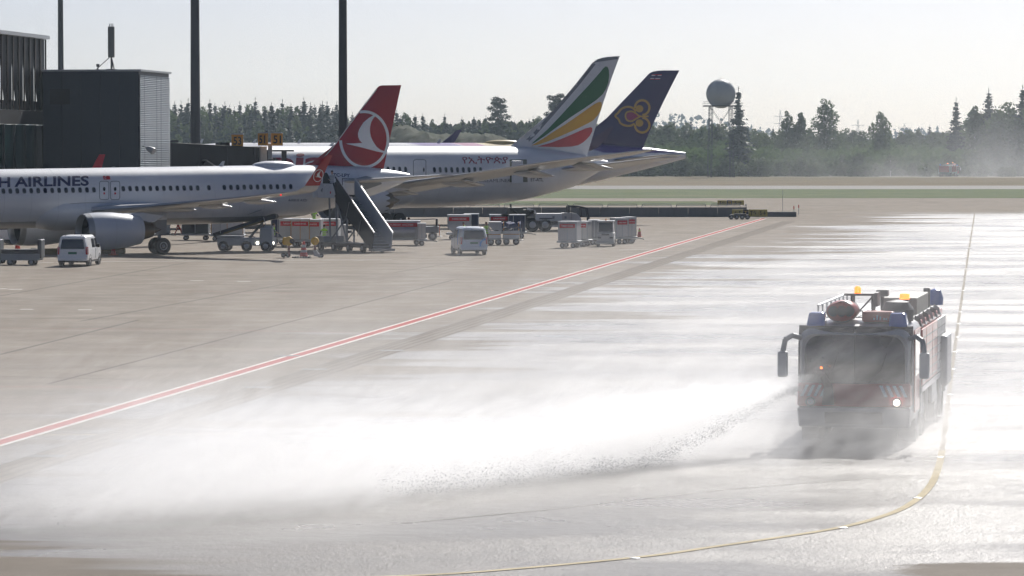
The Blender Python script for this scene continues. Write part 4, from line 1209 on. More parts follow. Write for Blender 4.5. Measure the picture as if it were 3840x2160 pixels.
def broad(h, rw, lobes=9, n=2300, trunk=.22, leaf=.34, base=.25):
    cr = MB(); tr = MB()
    tr.cyl((0, 0, -.3), (0, 0, h * .55), trunk, trunk * .55, 7)
    L = []
    for i in range(lobes):
        f = i / max(1, lobes - 1); z = h * (base + (.96 - base) * f) - .08 * h
        env = rw * math.sin(math.pi * (.18 + .74 * f)) ** .8
        a = i * 2.4 + R_.uniform(-.5, .5); d = env * R_.uniform(.25, .62)
        c = Vector((d * math.cos(a), d * math.sin(a), z)); r = env * R_.uniform(.42, .66) + .35
        L.append((c, r)); tr.cyl((0, 0, max(.2 * h, z * .55)), c, trunk * .4, .04, 5)
    tot = sum(r * r for _, r in L)
    for c, r in L:
        k = int(n * r * r / tot)
        for _ in range(k):
            d = rv(); rr = r * R_.uniform(.45, 1.0) ** .55 * R_.uniform(.9, 1.12)
            p = c + Vector((d.x * rr, d.y * rr, d.z * rr * .85))
            s_ = leaf * R_.uniform(.55, 1.25)
            leafq(cr, p, d * .7 + rv(.8) + Vector((0, 0, .25)), Vector((0, 0, 1)), s_, s_ * R_.uniform(.7, 1.2))
    return cr, tr
def pine(h, rw):
    cr = MB(); tr = MB()
    tr.cyl((0, 0, -.3), (.25, 0, h * .6), .24, .17, 7); tr.cyl((.25, 0, h * .6), (.1, .1, h * .97), .17, .04, 6)
    for i in range(22):
        f = i / 21; z = h * (.42 + .54 * f); a = i * 2.4; d = rw * R_.uniform(.2, .85) * (1 - .6 * f)
        c = Vector((d * math.cos(a), d * math.sin(a), z)); r = rw * R_.uniform(.26, .40) + .25
        tr.cyl((.2, 0, z - .5), c, .07, .03, 5)
        for _ in range(120):
            q = rv(); p = c + Vector((q.x * r, q.y * r, q.z * r * .5)) * R_.uniform(.5, 1.05)
            leafq(cr, p, q + rv(.7) + Vector((0, 0, .4)), Vector((0, 0, 1)), .26 * R_.uniform(.6, 1.2), .28)
    return cr, tr
PROTO = {}
def proto(key, gen, lm, bm):
    cr, tr = gen
    a = cr.mesh(key + '_crown'); a.materials.append(lm)
    b = tr.mesh(key + '_trunk', True); b.materials.append(bm)
    PROTO[key] = (a, b)
for i in range(4): proto(f'spruce{i}', spruce(20, (4.2, 4.8, 3.7, 5.2)[i], gaps=(.03, .08, .12, .05)[i]), spr_m, bark_m)
for i in range(4): proto(f'broad{i}', broad(14, (3.8, 3.2, 4.4, 3.0)[i], 10, 2200), (leaf_m, leaf2_m)[i % 2], (bark_m, birch_m)[i % 2])
for i in range(3): proto(f'bush{i}', broad(6, 3.1, 8, 1500, .10, .30, .12), (leaf_m, leaf2_m, leaf_m)[i], bark_m)
for i in range(2): proto(f'pine{i}', pine(20, 4.0), pine_m, bark_m)
proto('tallbirch', broad(22, 4.6, 16, 4200, .3, .33, .22), leaf_m, birch_m)
def tree(key, name, label, x, y, hgt, base_h, group=None, wide=1.0):
    a, b = PROTO[key]; sc = hgt / base_h
    t = thing(name, label, 'tree' if 'bush' not in name else 'bush', (x, y, hill_z(x, y) if y > 925 else -.02), R_.uniform(0, 6.28), group)
    t.scale = (sc * wide, sc * wide, sc)
    for nm, me in (('crown', a), ('trunk', b)):
        o = bpy.data.objects.new(nm, me); COL.objects.link(o); o.parent = t
    return t
def top_h(py, Y): return H + (HZ - py) * Y / F
def skyline(key, name, label, px, pytop, Y, base_h, wide=1.0):
    q = aty(px, Y); z0 = hill_z(q.x, q.y)
    return tree(key, name, label, q.x, Y, top_h(pytop, Y) - z0, base_h, None, wide)
# single trees that stand out against the sky
skyline('pine0', 'pine_tree', 'lone flat-topped pine above the forest beside the red fin', 1868, 360, 985, 20, .95)
skyline('pine1', 'pine_tree', 'pine showing just left of the striped fin', 2086, 348, 985, 20, .9)
skyline('spruce2', 'spruce_tree', 'narrow ragged spruce rising right behind the radome', 2768, 333, 950, 20, 1.15)
skyline('tallbirch', 'birch_tree', 'tall broad birch, highest of the trees between radome and spray', 3094, 346, 985, 22, 1.0)
skyline('broad1', 'leafy_tree', 'small round-crowned tree, left one of a pair beside the tall birch', 2953, 397, 990, 14, .62)
skyline('broad3', 'leafy_tree', 'small round-crowned tree, right one of a pair beside the tall birch', 3004, 405, 990, 14, .72)
skyline('broad0', 'leafy_tree', 'bushy tree with a two-part crown right of the tall birch', 3305, 405, 985, 14, .75)
skyline('spruce0', 'spruce_tree', 'free-standing pointed spruce with clear outline at the right', 3583, 372, 975, 20, .95)
skyline('broad3', 'leafy_tree', 'loose pale-leaved tree left of the dark spruces at the right', 3655, 378, 975, 14, .8)
skyline('spruce3', 'spruce_tree', 'tall dark spruce inside the right-hand wood', 3705, 340, 975, 20, 1.0)
skyline('spruce1', 'spruce_tree', 'tallest dark spruce at the right-hand edge of the wood', 3832, 326, 970, 20, 1.1)
skyline('broad2', 'leafy_tree', 'dark rounded tree filling the right-hand wood', 3780, 368, 968, 14, 1.0)
skyline('broad0', 'leafy_tree', 'dark broad tree at the foot of the tallest right-hand spruce', 3745, 395, 962, 14, 1.0)
skyline('broad1', 'leafy_tree', 'dark tree overlapping the right edge of the wood', 3850, 385, 960, 14, 1.0)
# left wood: spruces in rows behind the aircraft
cnt = {'s': 0, 'b': 0, 'u': 0}
for row, (Y, n, lo, hi) in enumerate(((1085, 60, 385, 425), (1050, 56, 378, 440), (1015, 48, 395, 470), (985, 36, 440, 520))):
    for i in range(n):
        px_ = 600 + (2020 - 600) * (i + R_.uniform(.1, .9)) / n
        env = 0
        if px_ > 1280: env = 18
        if px_ > 1550: env = 42
        if 640 < px_ < 1240: env = -8
        top = R_.uniform(lo, hi) + env
        q = aty(px_, Y + R_.uniform(-12, 12)); hg = top_h(top, q.y) - hill_z(q.x, q.y)
        if R_.random() < (.66 if row < 3 else .45):
            tree(f'spruce{R_.randrange(4)}', 'spruce_tree', 'dark spruce in the dense wood behind the parked airliners', q.x, q.y, hg, 20, 'spruces of the wood behind the airliners', R_.uniform(.85, 1.3) * (1.0 if hg > 16 else 1.2))
        else:
            tree(f'broad{R_.randrange(4)}', 'leafy_tree', 'leafy tree among the spruces behind the parked airliners', q.x, q.y, hg, 14, 'leafy trees of the wood behind the airliners', R_.uniform(.55, .8))
# lower leafy wood to the right of the fins
for row, (Y, n, lo, hi) in enumerate(((1100, 44, 462, 488), (1055, 42, 468, 500), (1015, 40, 490, 530), (985, 38, 520, 560), (958, 34, 555, 590))):
    for i in range(n):
        px_ = 2010 + (3900 - 2010) * (i + R_.uniform(0, 1)) / n
        e = 0
        if px_ < 2750: e = -22 if row < 2 else 0
        if px_ > 2900 and row < 3: e = 10
        if px_ > 3640: e = -60 if row < 3 else -30
        top = R_.uniform(lo, hi) + e
        q = aty(px_, Y + R_.uniform(-14, 14)); hg = max(3.0, top_h(top, q.y) - hill_z(q.x, q.y))
        if row < 2 and R_.random() < .14:
            tree(f'spruce{R_.randrange(4)}', 'spruce_tree', 'young spruce in the leafy wood beyond the runway', q.x, q.y, hg * 1.05, 20, 'young spruces of the leafy wood', 1.2)
        else:
            tree(f'broad{R_.randrange(4)}', 'leafy_tree', 'bushy tree in the leafy wood beyond the runway', q.x, q.y, hg, 14, 'bushy trees of the leafy wood', R_.uniform(.85, 1.3))
for i in range(95):
    px_ = R_.uniform(2150, 3860); Y = R_.uniform(928, 960)
    q = aty(px_, Y); hg = R_.uniform(2.6, 5.6) if px_ < 3050 else R_.uniform(2.0, 4.2)
    tree(f'bush{R_.randrange(3)}', 'willow_bush', 'low willow bush along the edge of the field', q.x, q.y, hg, 6, 'bushes along the field edge', R_.uniform(.9, 1.5))
for i in range(12):
    px_ = R_.uniform(1460, 1880); q = aty(px_, 850 + R_.uniform(-8, 6))
    tree(f'bush{R_.randrange(3)}', 'willow_bush', 'small bush at the foot of the bare mound', q.x, q.y, R_.uniform(2.5, 6.5), 6, 'bushes below the mound', 1.0)
# underwood that closes the gaps: one mass on each side
for x0_, x1_, n_, zz_, mt_, lab_ in ((560, 2060, 24000, 11.5, spr_m, 'dark underwood filling the spaces between the spruces'), (2040, 3950, 22000, 7.0, leaf_m, 'leafy underwood filling the spaces between the bushy trees')):
    mb = MB()
    for _ in range(n_):
        px_ = R_.uniform(x0_, x1_); Y = (985 if x0_ < 1000 else 948) + 160 * R_.random() ** 1.2
        q = aty(px_, Y); z = hill_z(q.x, q.y) + R_.random() * zz_
        s_ = R_.uniform(.35, .9)
        leafq(mb, Vector((q.x, q.y, z)), rv(.45) + Vector((0, -1, -.1)), Vector((0, 0, 1)), s_, s_)
    tag(mb.build('underwood', mt_), lab_, None, None, 'stuff')
# far ridge of forest on the horizon
mb = MB()
for i in range(520):
    px_ = -2200 + 8200 * i / 520; Y = 3300 + R_.uniform(-60, 60); q = aty(px_, Y)
    hh = 17 + 7 * R_.random() + 5 * math.sin(i * .11) + 14 * max(0, math.sin(i * .045 + .6))
    for k in range(26):
        zz = hh * R_.random(); rr = 6.0 * (1.15 - zz / hh)
        leafq(mb, Vector((q.x + R_.uniform(-rr, rr), q.y + R_.uniform(-8, 8), zz)), rv() + Vector((0, -.6, .2)), Vector((0, 0, 1)), R_.uniform(1.2, 3), R_.uniform(1.5, 3.6))
tag(mb.build('distant_forest', spr_m), 'hazy blue forest ridge on the far horizon', None, None, 'stuff')
# ================================================================== FIRE TRUCK
ft_red = M('fire engine red', (.42, .028, .022), .38, var=.14, scale=1.2, coat=.35)
ft_wht = M('cab grey white', (.46, .46, .46), .4, var=.12, scale=1.2, coat=.25)
ft_slv = M('locker silver', (.44, .45, .46), .42, .35, var=.14, scale=1.2)
blue_l = M('blue beacon lens', (.06, .15, .50), .18, var=.1, coat=.6)
screen_m = M('tinted windscreen', (.016, .020, .024), .05, var=.3, scale=.8, coat=.5)
def fire_truck(label, loc, rz):
    t = thing('fire_truck', label, 'fire engine', loc, rz)
    W = 1.5
    # ---- cab: rings along y, curved front
    def ring(y, x, zb, zt, rx=.18, n=4):
        pts = []
        for cx, cz, a in ((x - rx, zt - rx, 0), (-x + rx, zt - rx, 90), (-x + .06, zb + .06, 180), (x - .06, zb + .06, 270)):
            r = rx if a < 180 else .06
            pts += [(cx + r * math.cos(rad(a + 90 * k / n)), y, cz + r * math.sin(rad(a + 90 * k / n))) for k in range(n + 1)]
        return pts
    cabm = MB().loft([ring(.30, 1.20, .9, 2.75, .3), ring(.12, 1.38, .75, 2.85, .3), ring(.28, 1.46, .62, 2.98, .32), ring(.75, 1.49, .6, 3.10, .34), ring(1.6, 1.5, .6, 3.15, .3), ring(2.7, 1.5, .75, 3.15, .28)])
    cab = cabm.build('cab', ft_wht, t, True, ang=50)
    # big windscreen: wraps slightly, three panes with pillars
    def wpt(x, z):
        y = .08 + .20 * (abs(x) / 1.4) ** 3 + .16 * max(0, (z - 2.2) / .74) ** 2 - .03
        return (x, y - .03, z)
    for x0, x1 in ((-1.47, -.015), (.015, 1.47)):
        g = MB(); n = 8
        rows = [[wpt(x0 + (x1 - x0) * i / n, z) for i in range(n + 1)] for z in (1.60, 1.85, 2.15, 2.5, 2.80, 3.0)]
        g.loft(rows, False, False); g.build('windscreen', screen_m, cab, True)
    g = MB(); n = 12
    g.loft([[(lambda p: (p[0], p[1] + .016, p[2]))(wpt(-1.49 + 2.98 * i / n, z)) for i in range(n + 1)] for z in (1.54, 1.85, 2.15, 2.5, 2.82, 3.06)], False, False); g.build('windscreen_surround', M('black ceramic edge', (.03, .032, .036), .3), cab, True)
    # dark interior seats seen through, wiper arms

    for x in (-.9, .35): MB().tube([(x, .0, 1.58), (x + .35, -.0, 1.95), (x + .5, .03, 2.4)], .014, 5).build('wiper', black, cab)

    # front bumper, grille, chevron boards
    MB().frus((-1.44, 1.44, -.02, .5), (-1.48, 1.48, -.12, .5), .45, .98).build('bumper', ft_slv, t, bevel=.06)
    MB().frus((-1.48, 1.48, -.11, .6), (-1.46, 1.46, .02, .6), 1.0, 1.60).build('front_panel', ft_red, t, bevel=.06)
    MB().box(-.75, .75, -.13, -.10, .56, .86).build('grille', dark, t)
    for k in range(4):
        for sx in (-1, 1):
            x = sx * (.80 + k * .17)
            MB().hexa([(x, -.118, 1.26), (x + sx * .085, -.118, 1.26), (x + sx * .085, -.05, 1.26), (x, -.05, 1.26), (x - sx * .14, -.068, 1.55), (x - sx * .055, -.068, 1.55), (x - sx * .055, -.03, 1.55), (x - sx * .14, -.03, 1.55)]).build('chevron', white, t)
    for sx in (-1, 1):
        h = MB().lathe((sx * 1.12, -.12, 1.12), (0, -1, 0), [(0, .085), (.04, .08), (.05, .01)], 16).build('headlight', lamp_on if sx > 0 else M('lamp glass', (.6, .62, .62), .15, coat=.5), t, True)
        MB().lathe((sx * 1.12, -.11, 1.12), (0, -1, 0), [(0, .13), (.05, .13), (.05, .09)], 16).build('bezel', dark, h, True)
    # bumper monitor with nozzle, and its lit lamp
    bt_ = MB().lathe((-.66, -.1, 1.05), (0, 0, 1), [(0, .16), (.35, .13), (.55, .10)], 14, 0, True)
    bt_.cyl((-.66, -.15, 1.55), (-.80, -.45, 1.86), .10, .08, 12); bt_.cyl((-.80, -.45, 1.86), (-.95, -.68, 1.83), .07, .10, 12)
    bt_.build('bumper_monitor', dark, t, True)
    MB().sphere((-.80, -.50, 2.02), .035, 10, 8).build('monitor_lamp', amber_on, t, True)
    # mirrors on bowed arms
    for sx in (-1, 1):
        mb = MB().tube([(sx * 1.42, .25, 2.75), (sx * 1.62, .0, 2.82), (sx * 1.78, -.15, 2.72), (sx * 1.84, -.2, 2.4)], .07, 8)
        ar = mb.build('mirror_arm', grey, t, True)
        MB().box(sx * 1.84 - .13, sx * 1.84 + .13, -.30, -.08, 1.75, 2.42).build('mirror', midgrey, ar, bevel=.05)
    # cab doors and side glass
    for sx in (-1, 1):
        d = MB().box(min(sx * 1.50, sx * 1.52), max(sx * 1.50, sx * 1.52), .7, 2.3, .8, 2.95).build('cab_door', ft_red, t, bevel=.03)
        MB().box(min(sx * 1.52, sx * 1.53), max(sx * 1.52, sx * 1.53), .78, 2.2, 1.75, 2.8).build('side_window', screen_m, d, bevel=.02)
        MB().box(min(sx * 1.53, sx * 1.57), max(sx * 1.53, sx * 1.57), 2.05, 2.12, 1.1, 1.6).build('grab_handle', steel, d)
    # blue lamp boxes at the cab corners
    for sx, dx in ((-1, .06), (1, 0)):
        MB().frus((sx * 1.10 + dx - .25, sx * 1.10 + dx + .25, .30, .85), (sx * 1.09 + dx - .20, sx * 1.09 + dx + .20, .42, .85), 3.04, 3.40).build('blue_lamp', blue_l, t, bevel=.06)
    # roof monitor: rounded red housing with two mouths
    rm = MB().lathe((-.42, .7, 3.38), (0, 1, 0), [(0, .40), (.06, .44), (.6, .46), (1.3, .42), (1.5, .3)], 22, 0, True)
    o = rm.build('roof_monitor', ft_red, t, True); o.scale = (.92, .9, .62); o.location = (-.03, .06, 1.31)
    for x in (-.62, -.40, -.20):
        MB().lathe((x, .66, 3.42), (0, 1, 0), [(0, .14), (.02, .09), (.10, .08)], 12, 0, True).build('monitor_mouth', dark, t, True)
    MB().lathe((-.38, .62, 3.40), (0, 1, 0), [(.07, .28), (.08, .29), (.08, .02)], 20).build('monitor_face', M('smoke grey', (.16, .15, .15), .5), t, True)
    MB().box(.12, .95, .8, 1.6, 3.14, 3.42).build('roof_hatch', ft_red, t, bevel=.05)
    for k, (x, hh) in enumerate(((.42, .05), (.5, .12), (.58, .09), (.68, .05), (.74, .05))):
        MB().box(x, x + .045, .785, .795, 3.2, 3.2 + hh).build('hatch_mark', white, t)
    MB().lathe((.98, 1.6, 3.14), (0, 0, 1), [(0, .42), (.3, .44), (.5, .30), (.55, .05)], 22, 0, True).build('foam_turret_cover', dark, t, True)
    # lamp gantry with amber beacon
    gt = MB()
    for x in (-.25, .30):
        for y in (1.8, 2.4): gt.cyl((x, y, 3.1), (x, y, 3.78), .035, .035, 6)
    gt.box(-.45, .42, 1.75, 2.45, 3.78, 3.84); gt.tube([(-.25, 1.8, 3.15), (.3, 1.8, 3.75)], .025, 5); gt.box(.36, .44, 1.7, 2.5, 3.5, 3.86)
    g = gt.build('lamp_gantry', dark, t)
    MB().lathe((-.1, 1.9, 3.84), (0, 0, 1), [(0, .09), (.15, .085), (.19, .04)], 12, 0, True).build('amber_beacon', amber_on, g, True)
    # body
    MB().frus((-1.5, 1.5, 2.9, 11.6), (-1.42, 1.42, 2.9, 11.6), 1.25, 3.05).build('body', ft_red, t, bevel=.05)
    MB().box(-1.25, 1.25, 2.75, 11.5, .55, 1.25).build('chassis', dark, t)
    MB().box(-1.3, 1.3, 3.1, 11.3, 3.05, 3.16).build('roof_deck', grey, t)
    MB().box(.30, 1.25, 4.6, 8.6, 3.16, 3.62).build('roof_locker', M('locker khaki', (.22, .21, .18), .6), t, bevel=.04)
    MB().box(.9, 1.12, 3.4, 3.62, 3.1, 3.62).build('cab_beacon_post', dark, t)
    MB().box(.88, 1.14, 3.38, 3.64, 3.62, 3.78).build('amber_beacon', amber_on, t, bevel=.03)
    MB().cyl((.45, 3.0, 3.1), (.45, 3.0, 3.75), .05, .05, 8).build('vent_stack', dark, t); MB().box(.30, .62, 2.85, 3.15, 3.72, 3.9).build('vent_cap', dark, t, bevel=.03)
    MB().box(1.08, 1.26, 8.9, 9.15, 3.16, 3.72).build('exhaust_stack', dark, t, bevel=.03)
    MB().lathe((1.28, 10.8, 3.16), (0, 0, 1), [(0, .22), (.2, .24), (.42, .16), (.48, .02)], 16).build('blue_beacon', blue_l, t, True)
    rl_ = MB()
    rl_.tube([(-1.3, 3.2, 3.45), (-1.3, 11.2, 3.45)], .03, 6)
    for k in range(8): rl_.cyl((-1.3, 3.3 + k * 1.1, 3.1), (-1.3, 3.3 + k * 1.1, 3.45), .025, .025, 5)
    for k in range(6): rl_.cyl((-.3 + k * .12, 2.9, 3.3), (-.3 + k * .12, 4.2, 3.3), .03, .03, 6)
    rl_.build('roof_rail', steel, t)
    for sx in (-1, 1):
        x0, x1 = (1.46, 1.535) if sx > 0 else (-1.535, -1.46)
        # shutters
        for k, (y0, y1) in enumerate(((3.05, 4.3), (4.4, 6.4), (6.5, 8.3), (8.4, 9.9), (10.0, 11.4))):
            lk = MB().box(x0, x1, y0, y1, 1.35, 2.85).build('locker_shutter', ft_red if k in (0, 1, 2) else ft_slv, t, bevel=.02)
            for q in range(6): MB().box(min(x1 if sx > 0 else x0, (x1 if sx > 0 else x0) + sx * .008), max(x1 if sx > 0 else x0, (x1 if sx > 0 else x0) + sx * .008), y0 + .04, y1 - .04, 1.45 + q * .23, 1.47 + q * .23).build('shutter_slat', dark, lk)
        MB().box(x0, x1 + sx * 0, 2.95, 11.5, 1.18, 1.32).build('side_stripe', white, t)
        # skirts between the wheels
        for y0, y1 in ((2.45, 3.0), (4.6, 4.75), (6.35, 8.0), (9.6, 9.75), (11.2, 11.6)):
            MB().box(x0 + .0, x1, y0, y1, .65, 1.17).build('skirt', ft_slv, t, bevel=.02)
        # hooded vents along the roof edge
        for k in range(6):
            y = 3.2 + k * 1.35
            MB().hexa([(sx * 1.30, y, 3.0), (sx * 1.5, y, 2.9), (sx * 1.5, y + .5, 2.9), (sx * 1.30, y + .5, 3.0), (sx * 1.30, y, 3.22), (sx * 1.46, y, 3.12), (sx * 1.40, y + .5, 3.06), (sx * 1.30, y + .5, 3.14)]).build('edge_vent', ft_wht if k % 2 else dark, t)
        for y in (1.75, 3.75, 8.5, 10.4):
            wh = MB().wheel((sx * 1.22, y + .1, .68), (1, 0, 0), .68, .46, 24).build('wheel', black, t, True)
            MB().lathe((sx * 1.46, y + .1, .68), (sx, 0, 0), [(0, .38), (-.03, .3), (.03, .16), (.05, .02)], 16).build('rim', midgrey, wh, True)
            MB().lathe((sx * 1.25, y + .1, .68), (sx, 0, 0), [(0, .80), (.24, .80), (.24, .74), (0, .74)], 24).build('wheel_arch', dark, t, True)
    MB().box(1.5, 1.72, 9.6, 11.3, .9, 2.35).build('side_pod', ft_slv, t, bevel=.08)
    return t
TR = aty(3205, 84.2)
truck = fire_truck('red and white airport fire engine spraying water in front of its cab', TR, rad(-11.4))
truck.scale = (.95, .95, .96)
q = aty(3577, 940)
truck2 = place(truck, (q.x, q.y, 0), rad(158), 'dark boxy fire engine far off on the field, dim in spray')

# ================================================================== VANS
def van(label, loc, rz, blue=False, bodym=white):
    """local +y = forward; rear at y=0"""
    t = thing('van', label, 'van', loc, rz)
    def ring(y, zt, wl, wt, zb=.32):
        n = 3; zs = 1.02; pts = []
        P = [(wt - .12, zt), (wt, zt - .10), (wl * .985, zs + .12), (wl, zs - .15), (wl, .55), (wl * .97, zb)]
        return [(x, y, z) for x, z in P] + [(-x, y, z) for x, z in P[::-1]]
    rs = [ring(.03, 1.78, .90, .70, .42), ring(.0, 1.80, .94, .74, .42), ring(.12, 1.90, .96, .80, .38), ring(.5, 1.93, .96, .82), ring(2.9, 1.94, .96, .82), ring(3.35, 1.86, .96, .79), ring(3.95, 1.42, .96, .80), ring(4.1, 1.28, .95, .82), ring(4.7, 1.10, .92, .76), ring(4.92, .95, .84, .66), ring(4.96, .80, .78, .6, .36)]
    # rear hatch leans: shift top of the first rings
    for k in (0, 1, 2):
        rs[k] = [(x, y + max(0, z - 1.0) * .10, z) for x, y, z in rs[k]]
    b = MB().loft(rs).build('body', bodym, t, True, ang=32)
    MB().hexa([(-.76, .005, 1.10), (.76, .005, 1.10), (.76, .02, 1.10), (-.76, .02, 1.10), (-.66, .078, 1.72), (.66, .078, 1.72), (.66, .10, 1.72), (-.66, .10, 1.72)]).build('rear_window', glass, t, bevel=.01)
    MB().box(-.92, .92, -.06, .14, .36, .60).build('rear_bumper', bodym if not blue else bodym, t, bevel=.05)
    MB().box(-.94, .94, .1, 4.8, .26, .40).build('underbody', black, t)
    MB().box(-.27, .27, -.012, .0, .78, .92).build('number_plate', green_plate, t)
    for sx in (-1, 1):
        MB().hexa([(sx * .84, -.02, .76), (sx * .965, .02, .76), (sx * .975, .22, .76), (sx * .84, .06, .76), (sx * .82, .02, 1.24), (sx * .95, .06, 1.24), (sx * .96, .22, 1.24), (sx * .82, .08, 1.24)]).build('tail_light', tail_red, t)
        for y in (.92, 4.05):
            w_ = MB().wheel((sx * .84, y, .33), (1, 0, 0), .33, .23, 20).build('wheel', black, t, True)
            MB().lathe((sx * .955, y, .33), (sx, 0, 0), [(0, .21), (-.02, .18), (.01, .07), (.02, .01)], 14).build('rim', steel, w_, True)
            MB().lathe((sx * .94, y, .34), (sx, 0, 0), [(0, .42), (.025, .41), (.025, .36), (0, .36)], 24).build('wheel_arch', dark if not blue else bodym, t, True)
        def side(y0, y1, nm):
            z0, z1 = 1.16, 1.72
            f = lambda z: sx * (.985 * .96 + (.82 - .985 * .96) * (z - 1.14) / (1.84 - 1.14) + .006)
            tp = y1 if y1 < 3.0 else y1 - .42
            MB().hexa([(f(z0), y0, z0), (f(z0), y1, z0), (f(z0) - sx * .02, y1, z0), (f(z0) - sx * .02, y0, z0), (f(z1), y0 + .04, z1), (f(z1), tp, z1), (f(z1) - sx * .02, tp, z1), (f(z1) - sx * .02, y0 + .04, z1)]).build(nm, glass, t)
        side(1.65, 2.62, 'side_window'); side(2.74, 3.75, 'door_window')
        MB().box(sx * 1.0 - .08, sx * 1.0 + .08, 3.45, 3.6, 1.12, 1.34).build('mirror', black, t, bevel=.03)
        MB().box(min(sx * .962, sx * .972), max(sx * .962, sx * .972), 2.66, 2.69, .45, 1.7 * .64).build('door_seam', dark, t)
        MB().hexa([(sx * .62, 4.86, .74), (sx * .86, 4.70, .74), (sx * .84, 4.6, .74), (sx * .6, 4.7, .74), (sx * .62, 4.80, .94), (sx * .88, 4.62, .96), (sx * .84, 4.55, .96), (sx * .6, 4.7, .94)]).build('headlight', M('lamp glass', (.6, .62, .62), .15, coat=.5), t)
    ws = MB().hexa([(-.76, 4.06, 1.32), (.76, 4.06, 1.32), (.74, 4.0, 1.30), (-.74, 4.0, 1.30), (-.66, 3.46, 1.80), (.66, 3.46, 1.80), (.64, 3.42, 1.78), (-.64, 3.42, 1.78)]).build('windscreen', glass, t)
    for x in (-.5, .5): MB().box(x - .03, x + .03, .35, .42, 1.93, 1.96).build('roof_rail_foot', dark, t)
    if blue:
        bl = M('sky blue swoosh', (.05, .28, .68), .45, var=.1)
        pts = smooth_line([(.42, .62), (.46, .85), (.58, 1.02), (.80, 1.12)]); v, fs = stroke_px(pts, .13)
        MB().add([(x, -.022 + max(0, z - 1.0) * .1, z) for x, z in v], fs).build('swoosh', bl, t)
        pts = smooth_line([(1.25, .7), (1.45, 1.3), (1.62, 1.75)]); v, fs = stroke_px(pts, .28)
        f = lambda z: -(.985 * .96 + (.82 - .985 * .96) * max(0, z - 1.14) / .70 + .018)
        MB().add([(f(z), y, z) for y, z in v], fs).build('swoosh', bl, t)
    return t
g = gnd(272, 1000); van('white van with red tail lights and green plate, parked beside the low trolley', (g.x, g.y, 0), rad(-3.5))
g = gnd(1778, 957); van('white van with light blue swooshes on side and hatch', (g.x, g.y, 0), rad(9.5), True, M('bluish white paint', (.60, .66, .74), .32, var=.05, coat=.3))
g = gnd(-20, 918); van('pale van half hidden behind the inboard engine, only its nose showing', (g.x - 2.6, g.y, 0), rad(-68))

# ================================================================== GROUND EQUIPMENT
def cone(label, px, py, hgt=.75, kind=0, group=None):
    g = gnd(px, py); t = thing('traffic_cone', label, 'traffic cone', g, R_.uniform(0, 1) if 'R_' in globals() else 0, group)
    b = .19 * hgt / .75
    MB().box(-b * 1.25, b * 1.25, -b * 1.25, b * 1.25, 0, .045).build('base', dark if kind == 2 else orange, t, bevel=.01)
    MB().lathe((0, 0, .04), (0, 0, 1), [(0, b), (hgt - .05, b * .28), (hgt - .04, .01)], 16).build('cone_body', M('cone red', (.60, .035, .02), .5, var=.1), t, True)
    bands = {0: (), 1: ((.62, .82, 'cone yellow', (.7, .6, .05)),), 2: ((.30, .46, 'cone silver', (.55, .57, .58)), (.62, .80, 'cone silver', (.55, .57, .58)))}[kind]
    for f0, f1, nm, c in bands:
        rr = lambda f: b * (1 - .72 * f) + .006
        MB().lathe((0, 0, .04), (0, 0, 1), [(f0 * (hgt - .05), rr(f0)), (f1 * (hgt - .05), rr(f1))], 16).build('band', M(nm, c, .5), t, True)
cone('plain red traffic cone behind the low trolley', 66, 938, .85, 0)
cone('red traffic cone with a yellow band under the near engine', 425, 957, .8, 1)
cone('tall red and silver ringed cone between the yellow wheeled stands', 1139, 966, 1.1, 2)
cone('red traffic cone with yellow band right of the white carts', 2398, 889, .75, 1)
cone('red traffic cone under the belly of the near airliner', 775, 868, .7, 0)

def wheels(t, pts, r, w, ax=(0, 1, 0)):
    for p in pts:
        wh = MB().wheel(p, ax, r, w, 16).build('wheel', black, t, True)
        MB().lathe((Vector(p) + Vector(ax) * (-w * .51)), -Vector(ax), [(0, r * .5), (.015, r * .3), (.03, .01)], 12).build('hub', steel, wh, True)
# low trolley at the left edge
g = gnd(88, 993); t = thing('pallet_trolley', 'low grey trolley with upright end frames beside the white van', 'trolley', (g.x, g.y, 0), rad(-1))
MB().box(-1.35, 1.15, -.75, .75, .30, .72).build('deck', M('trolley side', (.22, .25, .28), .5, .2, var=.2), t, bevel=.02)
MB().box(-1.3, 1.1, -.7, .7, .73, 1.0).build('load_bed', M('trolley bed', (.035, .04, .05), .6), t, bevel=.02)
for x in (-1.5, 1.12): 
    MB().box(x - .12, x + .14, -.72, .72, .45, 1.62).build('end_frame', M('trolley frame', (.10, .11, .12), .55, .3), t, bevel=.06)
wheels(t, [(-1.45, -.6, .27), (-.75, -.6, .19), (.6, -.6, .19), (-1.45, .6, .27), (-.75, .6, .19), (.6, .6, .19)], .22, .14)
MB().tube([(-1.5, 0, .4), (-2.6, 0, .35)], .05, 6).build('drawbar', dark, t)
# thick yellow-brown air hose lying behind the van
g0, g1 = gnd(120, 957), gnd(470, 952)
t = thing('air_hose', 'thick ribbed yellow brown air hose lying on the apron behind the van', 'hose', (g0.x, g0.y, 0))
L = (g1 - g0).length; prof = []
for k in range(int(L / .12)): prof += [(k * .12, .20), (k * .12 + .06, .235)]
MB().lathe((0, 0, .235), (g1 - g0), prof, 14, 0, True).build('hose_body', M('hose cloth', (.17, .12, .03), .8, var=.3, scale=3), t, True)
MB().lathe((0, 0, .235), (g1 - g0), [(-.05, .26), (.25, .26)], 14, 0, True).build('hose_coupling', dark, t, True)

